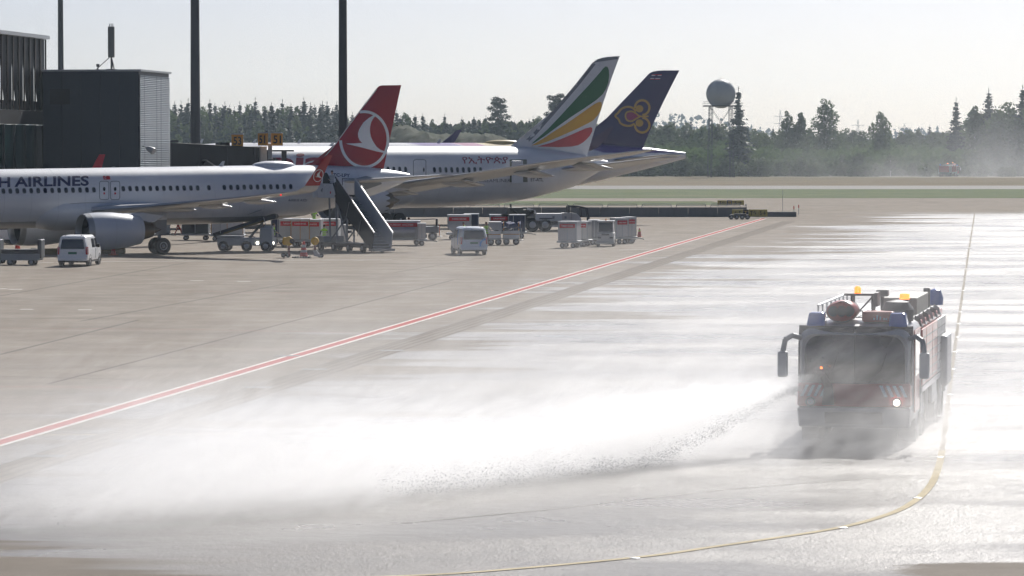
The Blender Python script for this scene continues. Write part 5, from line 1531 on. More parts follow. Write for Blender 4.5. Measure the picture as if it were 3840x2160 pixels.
# belt loader
g = gnd(925, 942); t = thing('belt_loader', 'white belt loader with raised conveyor under the near airliner', 'belt loader', (g.x, g.y, 0), rad(-6))
bw = M('loader white', (.40, .41, .41), .5, var=.2, scale=1.2, streak=True)
MB().box(-2.0, 2.05, -.85, .85, .42, .98).build('chassis', bw, t, bevel=.05)
MB().box(-2.05, -.3, -.86, .86, .98, 1.12).build('engine_cover', bw, t, bevel=.04)
MB().hexa([(1.05, -.9, .45), (2.1, -.9, .45), (2.1, .1, .45), (1.05, .1, .45), (1.15, -.9, 1.65), (1.95, -.9, 1.65), (1.95, .1, 1.65), (1.15, .1, 1.65)]).build('cab', bw, t, bevel=.04)
MB().hexa([(1.2, -.7, 1.66), (2.0, -.7, 1.66), (2.0, 0, 1.66), (1.2, 0, 1.66), (1.5, -.7, 1.85), (2.0, -.7, 1.85), (2.0, 0, 1.85), (1.5, 0, 1.85)]).build('dashboard', midgrey, t)
for x, y in ((.95, -.88), (2.09, -.8)):
    MB().lathe((x if x < 1 else 2.1, y, .62), (.0 if x < 1 else 1, -1 if x < 1 else 0, 0), [(0, .10), (.03, .09), (.035, .01)], 14).build('headlight', lamp_on, t, True)
cv = MB().hexa([(-2.3, -.5, 1.02), (2.1, -.5, 2.38), (2.1, .5, 2.38), (-2.3, .5, 1.02), (-2.38, -.5, 1.30), (2.02, -.5, 2.68), (2.02, .5, 2.68), (-2.38, .5, 1.30)]).build('conveyor', dark, t, bevel=.03)
MB().hexa([(-2.3, -.46, 1.31), (2.0, -.46, 2.69), (2.0, .46, 2.69), (-2.3, .46, 1.31), (-2.3, -.46, 1.33), (2.0, -.46, 2.71), (2.0, .46, 2.71), (-2.3, .46, 1.33)]).build('belt', black, cv)
MB().hexa([(-1.6, -.56, 1.22), (1.4, -.56, 2.16), (1.4, -.51, 2.16), (-1.6, -.51, 1.22), (-1.6, -.56, 1.34), (1.4, -.56, 2.28), (1.4, -.51, 2.28), (-1.6, -.51, 1.34)]).build('guide_rail', M('ochre rail', (.17, .12, .05), .6), cv)
MB().lathe((2.05, -.55, 2.5), (0, 1, 0), [(0, .2), (1.1, .2)], 12, 0, True).build('belt_roller', dark, cv, True)
MB().tube([(.2, 0, .95), (1.2, 0, 2.1)], .09, 8).build('lift_ram', steel, t)
rr = MB(); rr.tube([(-1.8, -.6, 1.3), (-1.8, -.6, 2.0), (1.2, -.6, 3.0)], .03, 5); rr.tube([(1.6, -.9, 1.7), (1.4, -.9, 2.5)], .03, 5); rr.build('hand_rail', steel, t)
wheels(t, [(-1.55, -.78, .38), (.15, -.78, .38), (1.55, -.78, .38), (-1.55, .78, .38), (1.55, .78, .38)], .38, .26)

# passenger stairs at the rear door, square to the fuselage
dw = A.mw @ A.hit_side(1229, 727)
t = thing('passenger_stairs', 'grey mobile passenger stairs numbered 47 at the open rear door', 'stairs', (dw.x, dw.y, 0), TH - math.pi / 2)
pz = dw.z - .05
MB().box(.15, 2.75, -1.05, 1.05, pz - .12, pz).build('platform', dark, t)
sb = MB().box(.12, 1.55, -1.14, -1.08, pz - .22, pz + .82).build('side_board', dirty_white, t, bevel=.02)
sb2 = MB().prism([(1.60, pz - .22), (2.95, pz - .22), (3.05, pz + .15), (2.70, pz + .82), (1.60, pz + .82)], -1.14, -1.08).build('side_board', dirty_white, t)
vs, fs = text2d('47', .02); xs = [v[0] for v in vs]; ys = [v[1] for v in vs]
MB().add([(1.05 + (u - min(xs)) / (max(xs) - min(xs)) * .32, -1.146, pz + .2 + (v - min(ys)) / (max(ys) - min(ys)) * .26) for u, v in vs], fs).build('number', black, sb)
MB().box(2.4, 2.55, -1.146, -1.141, pz + .1, pz + .26).build('red_mark', sred, sb2)
MB().box(2.2, 2.75, 1.02, 1.08, pz, pz + 1.1).build('side_board', M('stair side pale', (.36, .38, .40), .45, var=.15, streak=True), t)
x0, x1, z0, z1 = 2.75, 7.9, pz, .30
n = 20
sm = MB().box(0, (x1 - x0) / n + .06, -.74, .74, -.05, .0).mesh('tread'); sm.materials.append(M('stair side panel', (.55, .57, .59), .45, var=.15, streak=True))
for i in range(n):
    o = bpy.data.objects.new('tread', sm); COL.objects.link(o); o.parent = t; o.location = (x0 + (x1 - x0) * (i + .3) / n, 0, z0 + (z1 - z0) * (i + 1) / n)
dk_ = M('stair side dark', (.035, .04, .048), .5, var=.2); lt_ = M('stair side panel', (.55, .57, .59), .45, var=.15, streak=True)
for y, mt, up, dn_ in ((-.80, dk_, 1.25, .50), (.74, lt_, 1.2, .6)):
    MB().hexa([(x0 - .15, y, z0 - dn_), (x1 - .1, y, z1 - .22), (x1 - .1, y + .06, z1 - .22), (x0 - .15, y + .06, z0 - dn_), (x0 - .1, y, z0 + up), (x1 + .25, y, z1 + up * .9), (x1 + .25, y + .06, z1 + up * .9), (x0 - .1, y + .06, z0 + up)]).build('stair_side', mt, t)
    MB().tube([(x0 - .1, y + .03, z0 + up + .06), (x1 + .25, y + .03, z1 + up * .9 + .06)], .028, 6).build('hand_rail', M('bright rail', (.5, .5, .5), .4, .6), t)
MB().hexa([(x0, -.74, z0 - .32), (x1, -.74, z1 - .2), (x1, .74, z1 - .2), (x0, .74, z0 - .32), (x0, -.74, z0 - .26), (x1, -.74, z1 - .14), (x1, .74, z1 - .14), (x0, .74, z0 - .26)]).build('stair_underside', lt_, t)
for k in (.33, .66):
    xx = x0 + (x1 - x0) * k; zz = z0 + (z1 - z0) * k
    MB().tube([(xx - .3, -.82, zz - .4), (xx + .2, -.82, zz + .75)], .03, 5).build('side_stiffener', steel, t)
for xa, ya in ((2.3, 1.05), (.3, 1.05)):
    MB().tube([(xa, ya, pz), (xa, ya, pz + 1.15)], .03, 5).build('guard_post', dark, t)
MB().tube([(.3, 1.05, pz + 1.15), (2.3, 1.05, pz + 1.15), (3.6, .92, pz + .55)], .03, 5).build('guard_rail', dark, t)
MB().box(2.55, 2.85, -.9, -.62, pz + .05, pz + .95).build('canopy_bellows', dark, t, bevel=.1)
for xx, yy in ((1.5, -.7), (1.5, .7), (2.5, -.7), (2.5, .7)):
    MB().tube([(xx + .15, yy, .6), (xx, yy, pz - .1)], .07, 6).build('support_leg', grey, t)
for yy in (-.7, .7):
    MB().tube([(1.6, yy, .7), (4.4, yy, pz - 1.35)], .06, 6).build('support_brace', grey, t); MB().tube([(4.2, yy, .6), (2.5, yy, pz - .3)], .06, 6).build('support_brace', grey, t)
MB().box(-.2, 7.6, -.85, .85, .34, .62).build('chassis', dark, t, bevel=.04)
MB().box(-.3, .9, -.85, .85, .62, 1.05).build('engine_box', grey, t, bevel=.04)
MB().box(7.5, 8.3, -.85, .85, .14, .30).build('step_frame', steel, t)
wheels(t, [(.4, -.78, .32), (2.4, -.78, .32), (4.6, -.78, .32), (6.6, -.78, .32), (.4, .78, .32), (6.6, .78, .32)], .32, .24)
sp_stairs = t.matrix_basis @ Vector((1.1, -.25, pz))

# two yellow-headed wheeled stands with a striped chain
for (px_, lab, r2) in ((1083, 'yellow wheeled stand with a round reel, left of the ringed cone', .34), (1181, 'yellow wheeled stand with a slim tilted foot, right of the ringed cone', .30)):
    g = gnd(px_, 966); t = thing('wheeled_stand', lab, 'stand', g, 0)
    MB().cyl((0, 0, .12), (0, 0, 1.0), .09, .07, 10).build('post', M('red brown post', (.22, .09, .08), .6), t, True)
    MB().lathe((0, -.22, 1.12), (0, 1, 0), [(0, r2 * .6), (.03, r2 * .92), (.40, r2 * .92), (.44, r2 * .6)], 16, 0, True).build('head', yellow, t, True)
    if px_ == 1083:
        MB().box(-.42, .05, -.18, .18, .86, 1.38).build('head_cover', yellow, t, bevel=.1)
        MB().lathe((.26, -.30, 1.12), (0, 1, 0), [(0, .18), (.05, .19), (.06, .02)], 14).build('reel', black, t, True)
        wheels(t, [(-.36, 0, .17), (-.05, 0, .17)], .17, .1)
    else:
        MB().hexa([(-.05, -.1, .1), (.45, -.1, .05), (.45, .1, .05), (-.05, .1, .1), (-.1, -.1, .5), (.1, -.1, .5), (.1, .1, .5), (-.1, .1, .5)]).build('foot', steel, t)
        wheels(t, [(.46, 0, .13), (.3, 0, .13)], .13, .1)
ga, gb = gnd(1095, 968), gnd(1165, 968)
t = thing('striped_cable', 'black and cream striped cable on the ground between the wheeled stands', 'cable', ga)
n = 14
for i in range(n):
    a = (gb - ga) * (i / n); c = (gb - ga) * ((i + 1) / n)
    MB().cyl((a.x, a.y, .06), (c.x, c.y, .06), .055, .055, 8).build('cable_piece', M('cream', (.6, .55, .42), .6) if i % 2 else black, t)

# ---- freight containers, dollies, carts
silver = M('container silver', (.46, .47, .48), .42, .35, var=.16, scale=1.5, streak=True)
navyc = M('container navy', (.022, .035, .085), .5, var=.2)
plain_w = M('curtain white', (.56, .55, .54), .6, var=.12, scale=1.4, streak=True)
def uld(label, px, py, w_, h_, d_=1.5, rz=0.0, body=silver, banner=True, slope=True, group=None, dolly=True, orangep=False, canvas=False):
    g = gnd(px, py); t = thing('freight_container', label, 'container', (g.x, g.y, 0), rz, group)
    zb = .55 if dolly else .05
    hw = w_ / 2
    if slope:
        b = MB().prism([(-hw, zb + .45), (-hw + .42, zb), (hw, zb), (hw, zb + h_), (-hw, zb + h_)], -d_ / 2, d_ / 2)
    else:
        b = MB().box(-hw, hw, -d_ / 2, d_ / 2, zb, zb + h_)
    bo = b.build('shell', body, t, bevel=.04)
    MB().box(-hw - .015, hw + .015, -d_ / 2 - .015, d_ / 2 + .015, zb + h_ - .06, zb + h_ + .02).build('roof_rim', M('roof sheet', (.60, .61, .62), .35, .3), t)
    for x in (-hw + .03, 0, hw - .03):
        MB().box(x - .025, x + .025, -d_ / 2 - .03, -d_ / 2 - .005, zb + (.45 if x < -hw + .1 and slope else .02), zb + h_ - .08).build('post', M('orange post', (.48, .22, .03), .5) if orangep else midgrey, t)
    if banner:
        MB().box(-hw + .12, hw - .12, -d_ / 2 - .032, -d_ / 2 - .012, zb + h_ * .66, zb + h_ * .88).build('banner', sred, t)
        vs, fs = text2d('TURKISH AIRLINES', .01); xs = [v[0] for v in vs]; ys = [v[1] for v in vs]
        MB().add([(-hw * .62 + (u - min(xs)) / (max(xs) - min(xs)) * hw * 1.24, -d_ / 2 - .037, zb + h_ * .73 + (v - min(ys)) / (max(ys) - min(ys)) * h_ * .08) for u, v in vs], fs).build('banner_text', white, t)
    if canvas: MB().box(-hw + .08, hw - .08, -d_ / 2 - .03, -d_ / 2 - .008, zb + .1, zb + h_ * .58).build('curtain', plain_w, t)
    if dolly:
        g2 = thing('container_dolly', label + ', its wheeled dolly', 'dolly', (g.x, g.y, 0), rz, group)
        g2['label'] = 'low steel dolly carrying the ' + label.replace('freight ', '')[:60]
        g2['label'] = ' '.join(g2['label'].split()[:15])
        MB().box(-hw - .1, hw + .1, -d_ / 2 - .05, d_ / 2 + .05, .38, .53).build('dolly_frame', steel, g2, bevel=.02)
        wheels(g2, [(sx * (hw - .3), sy * (d_ / 2 - .1), .19) for sx in (-1, 1) for sy in (-1, 1)], .19, .12)
        MB().tube([(hw + .1, 0, .42), (hw + .9, 0, .3)], .04, 6).build('drawbar', steel, g2)
    return t
uld('silver freight container with red banner, first behind the passenger stairs', 1092, 924, 1.65, 1.55, 1.6, rad(-4), body=silver)
uld('freight container with orange posts and a red banner behind the stairs', 1131, 925, 1.45, 1.55, 1.6, rad(-4), orangep=True, slope=False)
uld('silver freight container with red banner beside the man in the vest', 1172, 925, 1.45, 1.5, 1.6, rad(-4), slope=False)
uld('silver freight container with a red banner under the stair flight', 1236, 922, 1.55, 1.5, 1.6, rad(-4), slope=False)
uld('plain white tall box with a round emblem beside the stairs support', 1281, 918, .75, 1.5, 1.2, 0, body=plain_w, banner=False, slope=False, dolly=False)
uld('blue grey freight container beside the belt loader', 1045, 915, 1.1, 1.7, 1.6, 0, body=navyc, banner=False, slope=False)
uld('container with orange frames behind the belt loader conveyor', 855, 903, 2.6, 1.6, 1.6, 0, body=silver, orangep=True, slope=False)
uld('dark container seen under the belly left of the conveyor', 735, 900, 2.2, 1.2, 1.5, 0, body=M('container dark', (.05, .055, .06), .6), banner=False, slope=False)
big = uld('silver barrel-roofed catering dolly box with a wide red banner', 1505, 919, 2.9, 1.32, 1.6, rad(3), slope=False)
MB().lathe((-1.0, -.83, 1.02), (1, 0, 0), [(0, .40), (2.0, .40)], 20, 0, True).build('drum', silver, big, True)
uld('white end box with a red emblem at the catering dolly', 1581, 921, .62, 1.15, 1.3, rad(3), body=plain_w, banner=False, slope=False)
uld('red-bannered sloping freight container behind the swooshed van', 1722, 897, 1.9, 1.45, 1.5, 0, slope=True)
uld('navy blue freight container behind the two men in vests', 1768, 895, 1.2, 1.5, 1.5, 0, body=navyc, banner=False, slope=False)
uld('silver container with red patch and navy side behind the baggage carts', 1872, 893, 1.6, 1.4, 1.5, 0, slope=True)
uld('long navy blue container behind the tarpaulin cart', 1925, 893, 2.0, 1.4, 1.5, 0, body=navyc, banner=False, slope=False)
uld('tall white container with a red stripe, nearest the swooshed van', 2136, 929, 1.42, 1.42, 1.5, rad(-14), body=plain_w, slope=False)
uld('narrow white container with a red stripe behind the striped one', 2192, 924, .8, 1.35, 1.4, rad(-14), body=plain_w, slope=False)
uld('white container with red patch right of the tow tractor', 2322, 914, 1.05, 1.45, 1.4, rad(18), body=plain_w, slope=False)
uld('last white container with red mark at the end of the train', 2358, 912, .75, 1.5, 1.4, rad(18), body=plain_w, slope=False)
uld('grey container half hidden left of the tow tractor', 2228, 917, .85, 1.35, 1.3, 0, body=M('container grey', (.22, .23, .25), .55), banner=False, slope=False)
# open trailer with a drawbar frame
g = gnd(1618, 902); t = thing('flat_trailer', 'grey flat trailer with an upright bar behind the catering dolly', 'trailer', (g.x, g.y, 0))
MB().box(-1.0, .6, -.7, .7, .62, 1.15).build('bed', M('container grey', (.22, .23, .25), .55), t, bevel=.03); MB().box(.35, .5, -.7, .7, 1.15, 1.75).build('headboard', dark, t)
MB().tube([(.4, -.6, 1.75), (-2.2, -.6, 1.65)], .04, 6).build('side_bar', steel, t); wheels(t, [(.1, -.6, .36), (.1, .6, .36), (-.7, -.6, .36)], .36, .22)
# baggage carts
def cart(label, px, py, w_, rz, tarp):
    g = gnd(px, py); t = thing('baggage_cart', label, 'baggage cart', (g.x, g.y, 0), rz)
    MB().box(-w_ / 2, w_ / 2, -.7, .7, .42, .56).build('deck', steel, t, bevel=.02)
    MB().box(-w_ / 2, w_ / 2, -.72, -.66, .57, 1.1).build('side_panel', dirty_white, t, bevel=.01)
    MB().box(-w_ / 2, w_ / 2, -.735, -.722, .80, .86).build('side_stripe', M('orange post', (.48, .22, .03), .5), t)
    for x in (-w_ / 2 + .04, w_ / 2 - .04):
        MB().box(x - .04, x + .04, -.7, .7, .56, 1.75).build('end_post', M('orange post', (.48, .22, .03), .5) if tarp else midgrey, t)
    if tarp:
        rg = []
        for k in range(6):
            x = -w_ / 2 - .1 + (w_ + .2) * k / 5; dz = .10 * math.sin(k * 2.1)
            rg.append([(x, -.78, 1.30 + dz), (x, -.5, 1.66 + dz), (x, 0, 1.74 - dz), (x, .5, 1.66), (x, .78, 1.3), (x, .74, 1.28), (x, 0, 1.68 - dz), (x, -.74, 1.28 + dz)])
        MB().loft(rg).build('tarpaulin', M('glossy blue tarpaulin', (.03, .045, .12), .12, var=.3, coat=.6), t)
    else:
        MB().box(-w_ / 2, w_ / 2, -.7, .7, 1.72, 1.80).build('roof', plain_w, t, bevel=.03)
    wheels(t, [(sx * w_ * .3, sy * .6, .26) for sx in (-1, 1) for sy in (-1, 1)], .26, .16)
    return t
c1_ = cart('white roofed baggage cart loaded with bags behind the swooshed van', 1855, 919, .95, 0, False)
cart('baggage cart under a shiny blue tarpaulin', 1917, 918, 1.25, 0, True)
for i, (dx, w_, h_, c) in enumerate(((-.25, .36, .5, (.02, .02, .025)), (.15, .34, .62, (.05, .03, .03)))):
    b = MB().box(-w_ / 2, w_ / 2, -.2, .2, 0, h_).build('suitcase', M(f'suitcase {i}', c, .5), None, bevel=.05)
    b.location = (c1_.location.x + dx, c1_.location.y - .3, .565); tag(b, ('small black suitcase' if i == 0 else 'tall dark brown suitcase') + ' standing in the roofed baggage cart', 'suitcase')
# tow tractor
g = gnd(2270, 925); t = thing('tow_tractor', 'white cabbed tow tractor with an orange beacon between the white containers', 'tractor', (g.x, g.y, 0), rad(-4))
MB().frus((-.66, .66, -.1, 2.6), (-.64, .64, -.02, 2.6), .22, 1.05).build('body', bw, t, bevel=.06)
MB().frus((-.62, .62, .35, 1.9), (-.56, .56, .5, 1.9), 1.05, 1.88).build('cab', plain_w, t, bevel=.04)
MB().hexa([(-.54, .32, 1.12), (.54, .32, 1.12), (.54, .40, 1.12), (-.54, .40, 1.12), (-.5, .45, 1.80), (.5, .45, 1.80), (.5, .52, 1.80), (-.5, .52, 1.80)]).build('windscreen', glass, t)
MB().box(-.28, .28, -.12, -.06, .86, .98).build('grille', dark, t); MB().box(-.66, .66, -.16, .0, .22, .42).build('bumper', grey, t, bevel=.03)
for sx in (-1, 1): MB().box(sx * .45 - .13, sx * .45 + .13, -.11, -.07, .62, .74).build('headlight', dark, t)
MB().box(-.64, .64, .3, 1.95, 1.88, 1.95).build('roof', white, t, bevel=.02)
MB().cyl((0, 1.0, 1.95), (0, 1.0, 2.08), .06, .05, 10).build('beacon', M('amber lens', (.75, .25, .03), .3), t, True)
wheels(t, [(sx * .58, y, .28) for sx in (-1, 1) for y in (.35, 2.1)], .28, .2, (1, 0, 0))
# high cargo loader
g = gnd(2090, 868); t = thing('cargo_loader', 'white cargo loader with open steel cab frame and dark scissor lift', 'cargo loader', (g.x, g.y, 0), rad(2))
s = g.y / F; X = lambda px: (px - 2090) * s; Zz = lambda py: (868 - py) * s
MB().box(X(2005), X(2105), -1.3, 1.3, Zz(828), Zz(800)).build('body', dirty_white, t, bevel=.04)
MB().box(X(2105), X(2138), -1.32, 1.3, Zz(836), Zz(798)).build('door_panel', plain_w, t, bevel=.03)
MB().prism([(X(2139), Zz(836)), (X(2182), Zz(836)), (X(2174), Zz(814)), (X(2160), Zz(800)), (X(2139), Zz(798))], -1.28, 1.28).build('nose', plain_w, t, bevel=.04)
MB().box(X(2020), X(2076), -1.33, -1.301, Zz(820), Zz(816)).build('lettering_bar', M('grey lettering', (.10, .10, .12), .5), t)
for px_ in (2073, 2118): MB().box(X(px_ - 4), X(px_ + 4), -1.345, -1.325, Zz(819), Zz(810)).build('emblem', grey, t)
fr = MB()
for y in (-1.2, 1.2):
    fr.tube([(X(2128), y, Zz(798)), (X(2128), y, Zz(773)), (X(2165), y, Zz(774)), (X(2200), y, Zz(781)), (X(2206), y, Zz(815)), (X(2206), y, Zz(842))], .07, 6)
    fr.tube([(X(2176), y, Zz(776)), (X(2178), y, Zz(812)), (X(2206), y, Zz(812))], .05, 6)
for px_, py_ in ((2128, 773), (2165, 774), (2200, 781)): fr.tube([(X(px_), -1.2, Zz(py_)), (X(px_), 1.2, Zz(py_))], .05, 6)
fr.build('cab_frame', dark, t)
MB().hexa([(X(2130), -1.25, Zz(776)), (X(2200), -1.25, Zz(783)), (X(2200), 1.25, Zz(783)), (X(2130), 1.25, Zz(776)), (X(2130), -1.25, Zz(774)), (X(2200), -1.25, Zz(781)), (X(2200), 1.25, Zz(781)), (X(2130), 1.25, Zz(774))]).build('cab_roof', dark, t)
MB().box(X(1975), X(2206), -1.2, 1.2, Zz(846), Zz(829)).build('chassis', dark, t, bevel=.03)
MB().box(X(2060), X(2180), -1.3, 1.3, Zz(850), Zz(842)).build('side_step', steel, t)
sc = MB()
for y in (-1.1, 1.1):
    sc.tube([(X(1925), y, .6), (X(2000), y, Zz(790))], .12, 6); sc.tube([(X(2000), y, .6), (X(1925), y, Zz(790))], .12, 6); sc.tube([(X(1915), y, Zz(790)), (X(1915), y, Zz(765))], .05, 5)
sc.box(X(1922), X(2005), -1.2, 1.2, Zz(842), Zz(815)); sc.box(X(1905), X(1960), -1.1, 1.1, Zz(805), Zz(778)); sc.box(X(1950), X(2000), -1.0, 1.0, Zz(800), Zz(786))
sc.build('scissor_lift', M('lift machinery', (.06, .065, .055), .6, var=.5, scale=2), t)
MB().hexa([(X(1975), -1.0, Zz(788)), (X(2012), -1.0, Zz(802)), (X(2012), 1.0, Zz(802)), (X(1975), 1.0, Zz(788)), (X(1975), -1.0, Zz(778)), (X(2006), -1.0, Zz(788)), (X(2006), 1.0, Zz(788)), (X(1975), 1.0, Zz(778))]).build('film_wrap', M('plastic film', (.55, .57, .62), .12, .2, var=.4, scale=3), t)
wheels(t, [(X(px_), sy * 1.1, .62) for px_ in (1995, 2042) for sy in (-1, 1)], .62, .4)
wheels(t, [(X(px_), sy * 1.1, .4) for px_ in (2120, 2170) for sy in (-1, 1)], .4, .3)
# empty dolly near the signs
g = gnd(2772, 823); t = thing('empty_dolly', 'small empty dark dolly in front of the yellow direction sign', 'dolly', (g.x, g.y, 0))
MB().box(-.95, .95, -.6, .6, .40, .50).build('deck', dark, t); wheels(t, [(x, sy * .5, .25) for x in (-.85, -.3, .3, .85) for sy in (-1, 1)], .24, .14)
MB().box(-.55, .75, -.3, .3, .50, .62).build('rollers', dark, t)
# barrier stand and small posts on the middle stand
for px_, py_, lab in ((1648, 888, 'thin orange tripod marker beyond the flat trailer'), (1955, 902, 'thin steel stanchion right of the tarpaulin cart')):
    g = gnd(px_, py_); t = thing('stanchion', lab, 'stanchion', g)
    MB().cyl((0, 0, .03), (0, 0, 1.0), .03, .03, 6).build('post', orange if px_ < 1700 else steel, t); MB().lathe((0, 0, 0), (0, 0, 1), [(0, .22), (.04, .2), (.08, .05)], 12, 0, True).build('foot', dark, t)

# ================================================================== PEOPLE
def person(label, loc, rz, legs=0.0, arms=((-.25, -.1), (.25, -.1)), lean=0.0, vest=hivis, trous=cloth_dark, hcol=hair_m, sleeve=None):
    """skinned figure, 1.76 m; local -y is where the person faces; arms = forward, out for each hand"""
    J = {}; Ed = []; Rr = {}
    def j(n, p, r, par=None):
        J[n] = Vector(p); Rr[n] = r
        if par: Ed.append((par, n))
    sh = lambda z: -lean * max(0, z - .92)
    j('pel', (0, 0, .93), (.135, .105)); j('wai', (0, sh(1.08), 1.08), (.13, .10), 'pel'); j('che', (0, sh(1.3), 1.30), (.165, .115), 'wai'); j('nck', (0, sh(1.47), 1.47), (.065, .065), 'che')
    j('chin', (0, sh(1.56) - .02, 1.56), (.062, .075), 'nck'); j('hed', (0, sh(1.66) - .01, 1.66), (.082, .098), 'chin'); j('top', (0, sh(1.73), 1.73), (.06, .07), 'hed')
    j('nose', (0, sh(1.64) - .125, 1.635), (.016, .016), 'hed')
    for i, sx in enumerate((-1, 1)):
        f = legs * sx
        j(f'hip{i}', (sx * .095, 0, .86), (.088, .092), 'pel'); j(f'kne{i}', (sx * .105, -.05 - f * .5, .49), (.06, .062), f'hip{i}'); j(f'ank{i}', (sx * .11, -f, .10), (.042, .045), f'kne{i}'); j(f'toe{i}', (sx * .125, -f - .17, .045), (.042, .035), f'ank{i}')
        fw, ou = arms[i]; fw = -abs(fw)
        j(f'sho{i}', (sx * .19, sh(1.41), 1.41), (.062, .062), 'che'); el = Vector((sx * (.24 + ou * .5), sh(1.2) + fw * .25, 1.14 + abs(fw) * .1)); j(f'elb{i}', el, (.043, .043), f'sho{i}')
        ha = Vector((sx * (.22 + ou), sh(1.2) + fw, .90 + abs(fw) * .75)); j(f'wri{i}', ha, (.030, .028), f'elb{i}')
        d = (ha - el).normalized(); j(f'plm{i}', ha + d * .08, (.042, .020), f'wri{i}')
        for k in range(4):
            j(f'fa{i}{k}', ha + d * .13 + Vector((0, (k - 1.5) * .02, -.01)), (.010, .009), f'plm{i}'); j(f'fb{i}{k}', ha + d * (.165 - .008 * abs(k - 1)) + Vector((0, (k - 1.5) * .02, -.03)), (.008, .008), f'fa{i}{k}')
        j(f'th{i}', ha + d * .07 + Vector((-sx * .045, -.02, -.01)), (.010, .010), f'plm{i}')
    names = list(J); me = bpy.data.meshes.new('person_cage')
    me.from_pydata([J[n] for n in names], [(names.index(a), names.index(b)) for a, b in Ed], [])
    ob = bpy.data.objects.new('person_cage', me); COL.objects.link(ob)
    ob.modifiers.new('skin', 'SKIN')
    for n, v in zip(names, me.skin_vertices[0].data):
        v.radius = Rr[n]; v.use_root = (n == 'pel')
    sb_ = ob.modifiers.new('sub', 'SUBSURF'); sb_.levels = 1; sb_.render_levels = 1
    dg = bpy.context.evaluated_depsgraph_get(); ev = ob.evaluated_get(dg)
    m2 = bpy.data.meshes.new_from_object(ev); bpy.data.objects.remove(ob)
    for mm in (vest, trous, skin, black): m2.materials.append(mm)
    for p in m2.polygons:
        c = p.center; p.use_smooth = True
        hand = any((c - J[f'plm{i}']).length < .14 for i in (0, 1))
        arm = any((c - J[f'elb{i}']).length < .17 for i in (0, 1)) and abs(c.x) > .17
        p.material_index = 2 if c.z > 1.50 or hand else 3 if c.z < .12 else 1 if c.z < .90 or arm else 0
    zmin = min(v.co.z for v in m2.vertices)
    t = thing('person', label, 'person', (loc[0], loc[1], loc[2] - zmin), rz)
    o = bpy.data.objects.new('body', m2); COL.objects.link(o); o.parent = t
    hd = J['hed']
    MB().sphere((hd.x, hd.y + .02, hd.z + .035), .105, 12, 8, (.88, 1.0, .9)).build('hair', hcol, t, True)
    for sx in (-1, 1): MB().sphere((hd.x + sx * .085, hd.y + .01, hd.z - .02), .022, 6, 5, (.5, 1, 1.4)).build('ear', skin, t, True)
    for k, z in enumerate((1.05, 1.2)):
        MB().lathe((0, sh(z), z), (0, 0, 1), [(0, .20), (.045, .205)], 16).build('reflective_band', M('reflective tape', (.6, .62, .6), .3), t).scale = (.98, .72, 1)
    return t
g = gnd(1216, 930); person('person in lime vest standing by the containers behind the stairs', (g.x, g.y, 0), rad(200), .05, ((.3, .05), (.1, .08)))
g = gnd(1178, 915); person('person in lime vest standing on the loader deck behind the containers', (g.x, g.y, 1.05), rad(150), .1, ((.35, .05), (.3, .05)))
g = gnd(1027, 925); person('person in lime vest beside the belt loader cab', (g.x, g.y, 0), rad(90), .05)
g = gnd(1530, 895); person('person in lime vest walking behind the catering dolly', (g.x, g.y, 0), rad(70), .2, ((.2, .05), (.05, .1)), .1)
g = gnd(1745, 918); person('person in lime vest bending forward behind the swooshed van', (g.x, g.y, 0), rad(-30), .05, ((.4, .0), (.4, .0)), .35)
g = gnd(1824, 918); person('person in lime vest standing upright at the right of the swooshed van', (g.x, g.y, 0), rad(30), .1, ((.1, .05), (.25, .1)))
g = gnd(668, 883); person('person in dark red trousers walking under the near airliner', (g.x, g.y, 0), rad(80), .3, ((.2, .02), (.1, .05)), .05, cloth_dark, cloth_red)
person('person in pale shirt standing on the stair platform at the open door', sp_stairs, rad(20), .05, ((.3, .1), (.25, .12)), 0, M('pale shirt', (.45, .46, .50), .8), cloth_dark)
# ================================================================== WATER SPRAY AND AIR
def vol_mat(name, aniso, colr=(.98, .98, 1.0)):
    m = bpy.data.materials.new(name); m.use_nodes = True
    nt = m.node_tree; E.nt = nt
    nt.nodes.remove(nt.nodes['Principled BSDF'])
    pv = nt.nodes.new('ShaderNodeVolumePrincipled')
    pv.inputs['Color'].default_value = colr + (1,)
    pv.inputs['Anisotropy'].default_value = aniso
    nt.links.new(pv.outputs[0], nt.nodes['Material Output'].inputs['Volume'])
    tc = nt.nodes.new('ShaderNodeTexCoord')
    sp = nt.nodes.new('ShaderNodeSeparateXYZ'); nt.links.new(tc.outputs['Object'], sp.inputs[0])
    return m, nt, pv, tc.outputs['Object'], [E(o) for o in sp.outputs]
def vol_box(name, label, mat, loc, rz, b):
    o = MB().box(*b).build(name, mat); o.location = loc; o.rotation_euler = (0, 0, rz)
    return tag(o, label, None, None, 'stuff')
NZ = truck.matrix_basis @ Vector((-.97, -.70, 1.83))        # mouth of the bumper monitor
HIT = gnd(-120, 2000)
dv = (HIT - NZ); ang = math.atan2(dv.y, dv.x)
# local frame: x runs along the jet, -y points away from the camera
m, nt, pv, vec, (x, y, z) = vol_mat('water spray', .70, (.975, .975, .98))
cb = nt.nodes.new('ShaderNodeCombineXYZ')                 # wisps lean back as they rise
nt.links.new((x + z * 1.1).v, cb.inputs[0]); nt.links.new((y - z * .5).v, cb.inputs[1]); nt.links.new((z * 1.15).v, cb.inputs[2])
a1 = enoise(cb.outputs[0], .50, 3, .65, sc=(.8, 1, 1)); a2 = enoise(cb.outputs[0], 2.3, 2, .65)
xp = x.max(0.0); wy = y * -1.0
